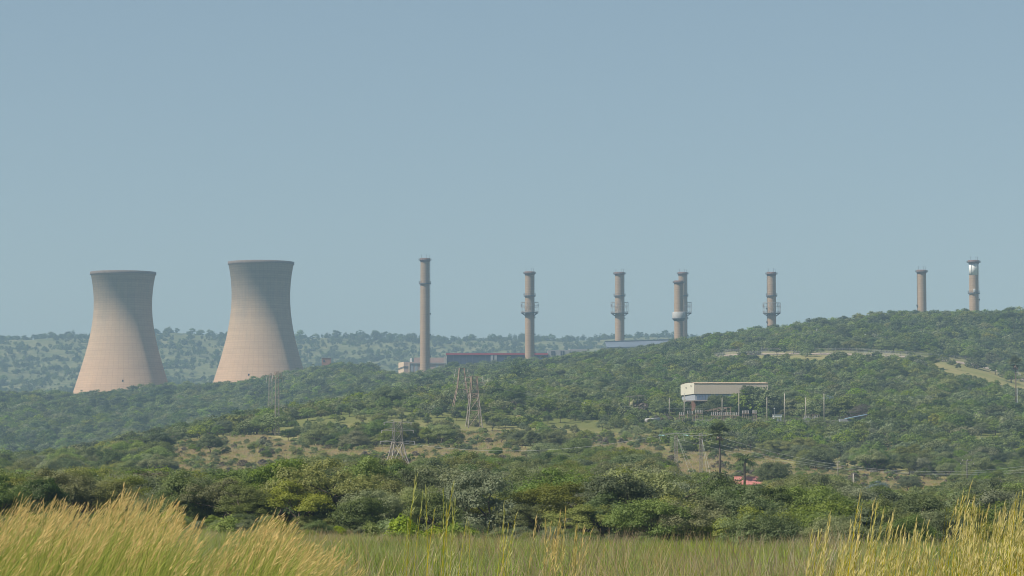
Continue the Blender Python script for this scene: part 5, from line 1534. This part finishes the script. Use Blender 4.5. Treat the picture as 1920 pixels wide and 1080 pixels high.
def tall_grass(xy, hgt, bend, rng, name, label, panicle=.26, leaf=1, thick=.0019, heads=.40, nsp=30, hmat='panicle', hs_s=1.0):
    n = len(xy); base = np.stack([xy[:, 0], xy[:, 1], ground(xy[:, 0], xy[:, 1]) - .02], 1)
    V, Q, C = ribbons(base, hgt, bend, np.full(n, thick) * rng.uniform(.8, 1.5, n), 7, rng)
    tint = np.repeat(np.clip(rng.random(n) * .7 + .2, 0, 1), 8 * 3)
    root = make_mesh(name, V, Q, MAT['goldstem'], tint=tint)
    ob = link(name, root, None, kind="stuff", label=label)
    # seed heads
    if heads:
        hs = rng.random(n) < heads; idx = np.where(hs)[0]; m_ = nsp
        f = rng.uniform(0, 1, (len(idx), m_)); pl = panicle * rng.uniform(.6, 1.3, len(idx)); t0 = 1 - pl[:, None] / hgt[idx][:, None] * (1 - f)
        tt = t0 * 7; i0 = np.clip(tt.astype(int), 0, 6); fr = (tt - i0)[..., None]
        Ci = C[idx]; r_ = np.arange(len(idx))[:, None]
        p = Ci[r_, i0] * (1 - fr) + Ci[r_, i0 + 1] * fr
        dv = Ci[:, 7] - Ci[:, 5]; dv /= np.linalg.norm(dv, axis=1, keepdims=True)
        dirs = dv[:, None, :] * 1.0 + rng.normal(0, .22, p.shape) * (1.25 - f[..., None]) + bend[idx][:, None, :] * .55
        dirs[..., 2] -= .15
        dirs /= np.linalg.norm(dirs, axis=2, keepdims=True)
        ln = hs_s * rng.uniform(.025, .06, f.shape)[..., None]; wd = hs_s * rng.uniform(.0015, .0032, f.shape)[..., None]
        sd = np.cross(dirs, rng.normal(size=p.shape)); sd /= np.linalg.norm(sd, axis=2, keepdims=True)
        VV = np.stack([p, p + dirs * ln * .55 - sd * wd, p + dirs * ln, p + dirs * ln * .55 + sd * wd], 2).reshape(-1, 3)
        tn = np.repeat(np.clip(rng.random(len(idx))[:, None] * .6 + rng.random(f.shape) * .4, 0, 1).ravel(), 4)
        link("seed_head", make_mesh("seed_head", VV, np.arange(len(VV)).reshape(-1, 4), MAT[hmat], tint=tn), ob, kind="stuff")
    if leaf:
        k = int(n * leaf); ii_ = rng.integers(0, n, k)
        b = base[ii_] + np.stack([rng.normal(0, .03, k), rng.normal(0, .03, k), np.zeros(k)], 1)
        hl = hgt[ii_] * rng.uniform(.55, .96, k)
        bd = bend[ii_] * rng.uniform(.5, 1.4, k)[:, None] + np.stack([rng.normal(0, .16, k), rng.normal(0, .12, k), np.zeros(k)], 1)
        V, Q, _ = ribbons(b, hl, bd, rng.uniform(.0025, .0055, k), 6, rng, sides=2)
        link("blade", make_mesh("blade", V, Q, MAT['blade'], tint=np.repeat(rng.random(k), 14)), ob, kind="stuff")
    return ob
gr = np.random.default_rng(77)
def grass_patch(n, px0, px1, d0, d1, env, name, label, lean, leaf, edge=None, spread=.30, pan=.26, per=9, **kw):
    nt_ = n // per
    pc = gr.uniform(px0, px1, nt_); dc = np.sqrt(gr.uniform(d0 ** 2, d1 ** 2, nt_)); hc = 1 - np.abs(gr.normal(0, spread * .55, nt_)) + np.where(gr.random(nt_) < .08, .035, 0); lc = lean * gr.normal(1, .22, nt_)
    kk = np.repeat(np.arange(nt_), gr.integers(per - 5, per + 6, nt_)); n = len(kk)
    d_ = dc[kk] + gr.normal(0, .10, n); x = (pc[kk] - 960) / 5325 * dc[kk] + gr.normal(0, .055, n); px_ = 960 + x / d_ * 5325
    if edge is not None:
        kt = gr.random(nt_)[kk] < np.interp(px_, edge[0], edge[1]); d_, x, px_, kk = d_[kt], x[kt], px_[kt], kk[kt]
    n = len(x); gzv = ground(x, d_)
    tipy = np.interp(px_, [e[0] for e in env], [e[1] for e in env])
    ztip = EZ + (zpix(tipy, 1.0) - EZ) * d_
    H_ = (ztip - gzv) * hc[kk] * (1 - np.abs(gr.normal(0, spread * .4, n)))
    H_ = np.clip(H_, .35, 2.4)
    bx = lc[kk] * (1 + .25 * gr.normal(size=n)); by = gr.normal(0, .07, n)
    tall_grass(np.stack([x - bx * .8, d_], 1), H_ * 1.04, np.stack([bx, by, np.zeros(n)], 1), gr, name, label, pan, leaf, **kw)
ENVL = [(-250, 945), (-40, 938), (0, 940), (25, 924), (60, 936), (100, 928), (140, 944), (190, 930), (222, 908), (260, 926), (300, 918), (330, 940), (380, 970), (412, 992), (442, 990), (470, 964), (512, 958), (545, 966), (562, 1000), (600, 1006), (628, 1012), (655, 1034), (690, 1068), (740, 1100)]
grass_patch(4300, -160, 720, 16, 32, ENVL, "golden_grass", "stand of tall golden grass leaning right in the lower left foreground", .30, 2.8,
            edge=([-160, 340, 400, 440, 480, 560, 640, 700, 740], [.9, .85, .55, .55, .75, .6, .4, .15, 0]), spread=.17, nsp=26, pan=.22)
ENVR = [(1500, 1010), (1540, 985), (1580, 960), (1610, 908), (1650, 955), (1700, 965), (1740, 985), (1790, 912), (1830, 930), (1870, 938), (1920, 922), (2000, 905), (2080, 905)]
grass_patch(1500, 1500, 2080, 9, 15, ENVR, "golden_grass", "stand of tall golden grass with pale seed heads in the lower right foreground", .10, 1.1,
            edge=([1500, 1560, 1700, 1780, 1850, 2080], [.25, .40, .6, .8, 1, 1]), spread=.26, pan=.22, hs_s=.8, per=6, heads=.75, hmat='tanhead')
# thin stalks in the middle
st = [(775, 905), (790, 935), (832, 925), (845, 915), (812, 960), (826, 990), (852, 950), (800, 925), (838, 965), (870, 990), (880, 985), (945, 962), (950, 985), (963, 968), (940, 995), (1001, 980), (1022, 985), (1030, 990), (1046, 972), (1058, 970), (1052, 990),
      (1080, 995), (1090, 1000), (1100, 1002), (1076, 1010), (1128, 1030), (1040, 1000), (1035, 1010), (885, 1045), (765, 990), (958, 1002), (1075, 1020)]
ST = []
for k, (px_, py_) in enumerate(st):
    for j in range(1 if k % 3 else 2):
        ST.append((px_ + gr.normal(0, 4) * (j > 0), py_ + (abs(gr.normal(0, 16)) if j else 0)))
ST = np.array(ST); dS = gr.uniform(11, 14, len(ST)); xS = (ST[:, 0] - 960) / 5325 * dS
zt_ = EZ + (zpix(ST[:, 1], 1.0) - EZ) * dS; hS = (zt_ - ground(xS, dS)) * 1.03; bS = gr.normal(.07, .06, len(ST)); bS[60:70] += .12
for nm_, mk, mat_, lab_ in (("pale_grass_stalk", ST[:, 0] < 975, 'palehead', "thin pale green grass stalks left of the centre foreground"), ("golden_grass_stalk", ST[:, 0] >= 975, 'tanhead', "thin golden grass stalks in the centre foreground")):
    k = int(mk.sum())
    tall_grass(np.stack([xS - bS * .9, dS], 1)[mk], hS[mk], np.stack([bS[mk], gr.normal(0, .03, k), np.zeros(k)], 1), gr, nm_, lab_, .22, 1.0, .0028, .95, 22 if mat_ == 'palehead' else 32, mat_, .8)

# tufts for field and meadow
def tuft(key, mat, n, h_, spread, wid, seed, heads=False):
    r = np.random.default_rng(seed)
    b = np.stack([r.normal(0, spread, n), r.normal(0, spread, n), np.zeros(n)], 1)
    bd = np.stack([r.normal(.10, .16, n), r.normal(0, .16, n), np.zeros(n)], 1) * h_ * 1.4
    V, Q, _ = ribbons(b, h_ * r.uniform(.5, 1.1, n), bd, r.uniform(.6, 1.4, n) * wid, 3, r, sides=2)
    me = make_mesh("tuft", V, Q, MAT[mat], tint=np.repeat(r.random(n), 8)); PROTO[key] = (me, me, 1, h_)
tuft('t1', 'fieldgrass', 130, .55, .32, .0055, 1); tuft('t2', 'fieldgrass', 120, .42, .36, .006, 2); tuft('t3', 'straw', 70, .75, .30, .0055, 3)
tuft('t4', 'straw', 36, .62, .55, .028, 4); tuft('t5', 'fieldgrass', 36, .6, .55, .028, 5)
def sc_grass(name, pts_, idx, s_, keys, label):
    z_ = ground(pts_[:, 0], pts_[:, 1]) - .03
    scatter(name, np.stack([pts_[:, 0], pts_[:, 1], z_], 1), idx, s_, s_ * gr.uniform(.7, 1.25, len(s_)), gr.uniform(0, 6.28, len(s_)), keys, parts=(0,), kind="stuff", label=label)
pA = jgrid(24, 110, .42, gr, .19); pB = jgrid(110, 262, .72, gr, .195)
pf = np.concatenate([pA, pB])
fn = field_noise(pf[:, 0], pf[:, 1], 22, 5) + .7 * field_noise(pf[:, 0], pf[:, 1], 7, 6)
edge_ = np.clip((pf[:, 1] - 206) / 20, 0, 1)
pr_ = np.clip(.06 + .16 * fn + .42 * edge_, .01, .8)
idf = np.where(gr.random(len(pf)) < pr_, 2, gr.integers(0, 2, len(pf)))
sc_grass("field_grass", pf, idf, gr.uniform(.7, 1.25, len(pf)) * np.interp(pf[:, 1], [60, 150, 262], [1, .75, .62]), ['t1', 't2', 't3'], "rough green and straw-coloured grass of the near field")
pm_ = jgrid(600, 1000, 1.7, gr); kp, pxm, pym = clear_prob(pm_[:, 0], pm_[:, 1]); pm_ = pm_[(kp < .8) & (pxm > -50) & (pxm < 1980)]
sc_grass("meadow_grass", pm_, np.where(gr.random(len(pm_)) < .72, 0, 1), gr.uniform(.7, 1.3, len(pm_)), ['t4', 't5'], "dry tan grass of the meadows in the middle distance")
print("tufts", len(pf), len(pm_))
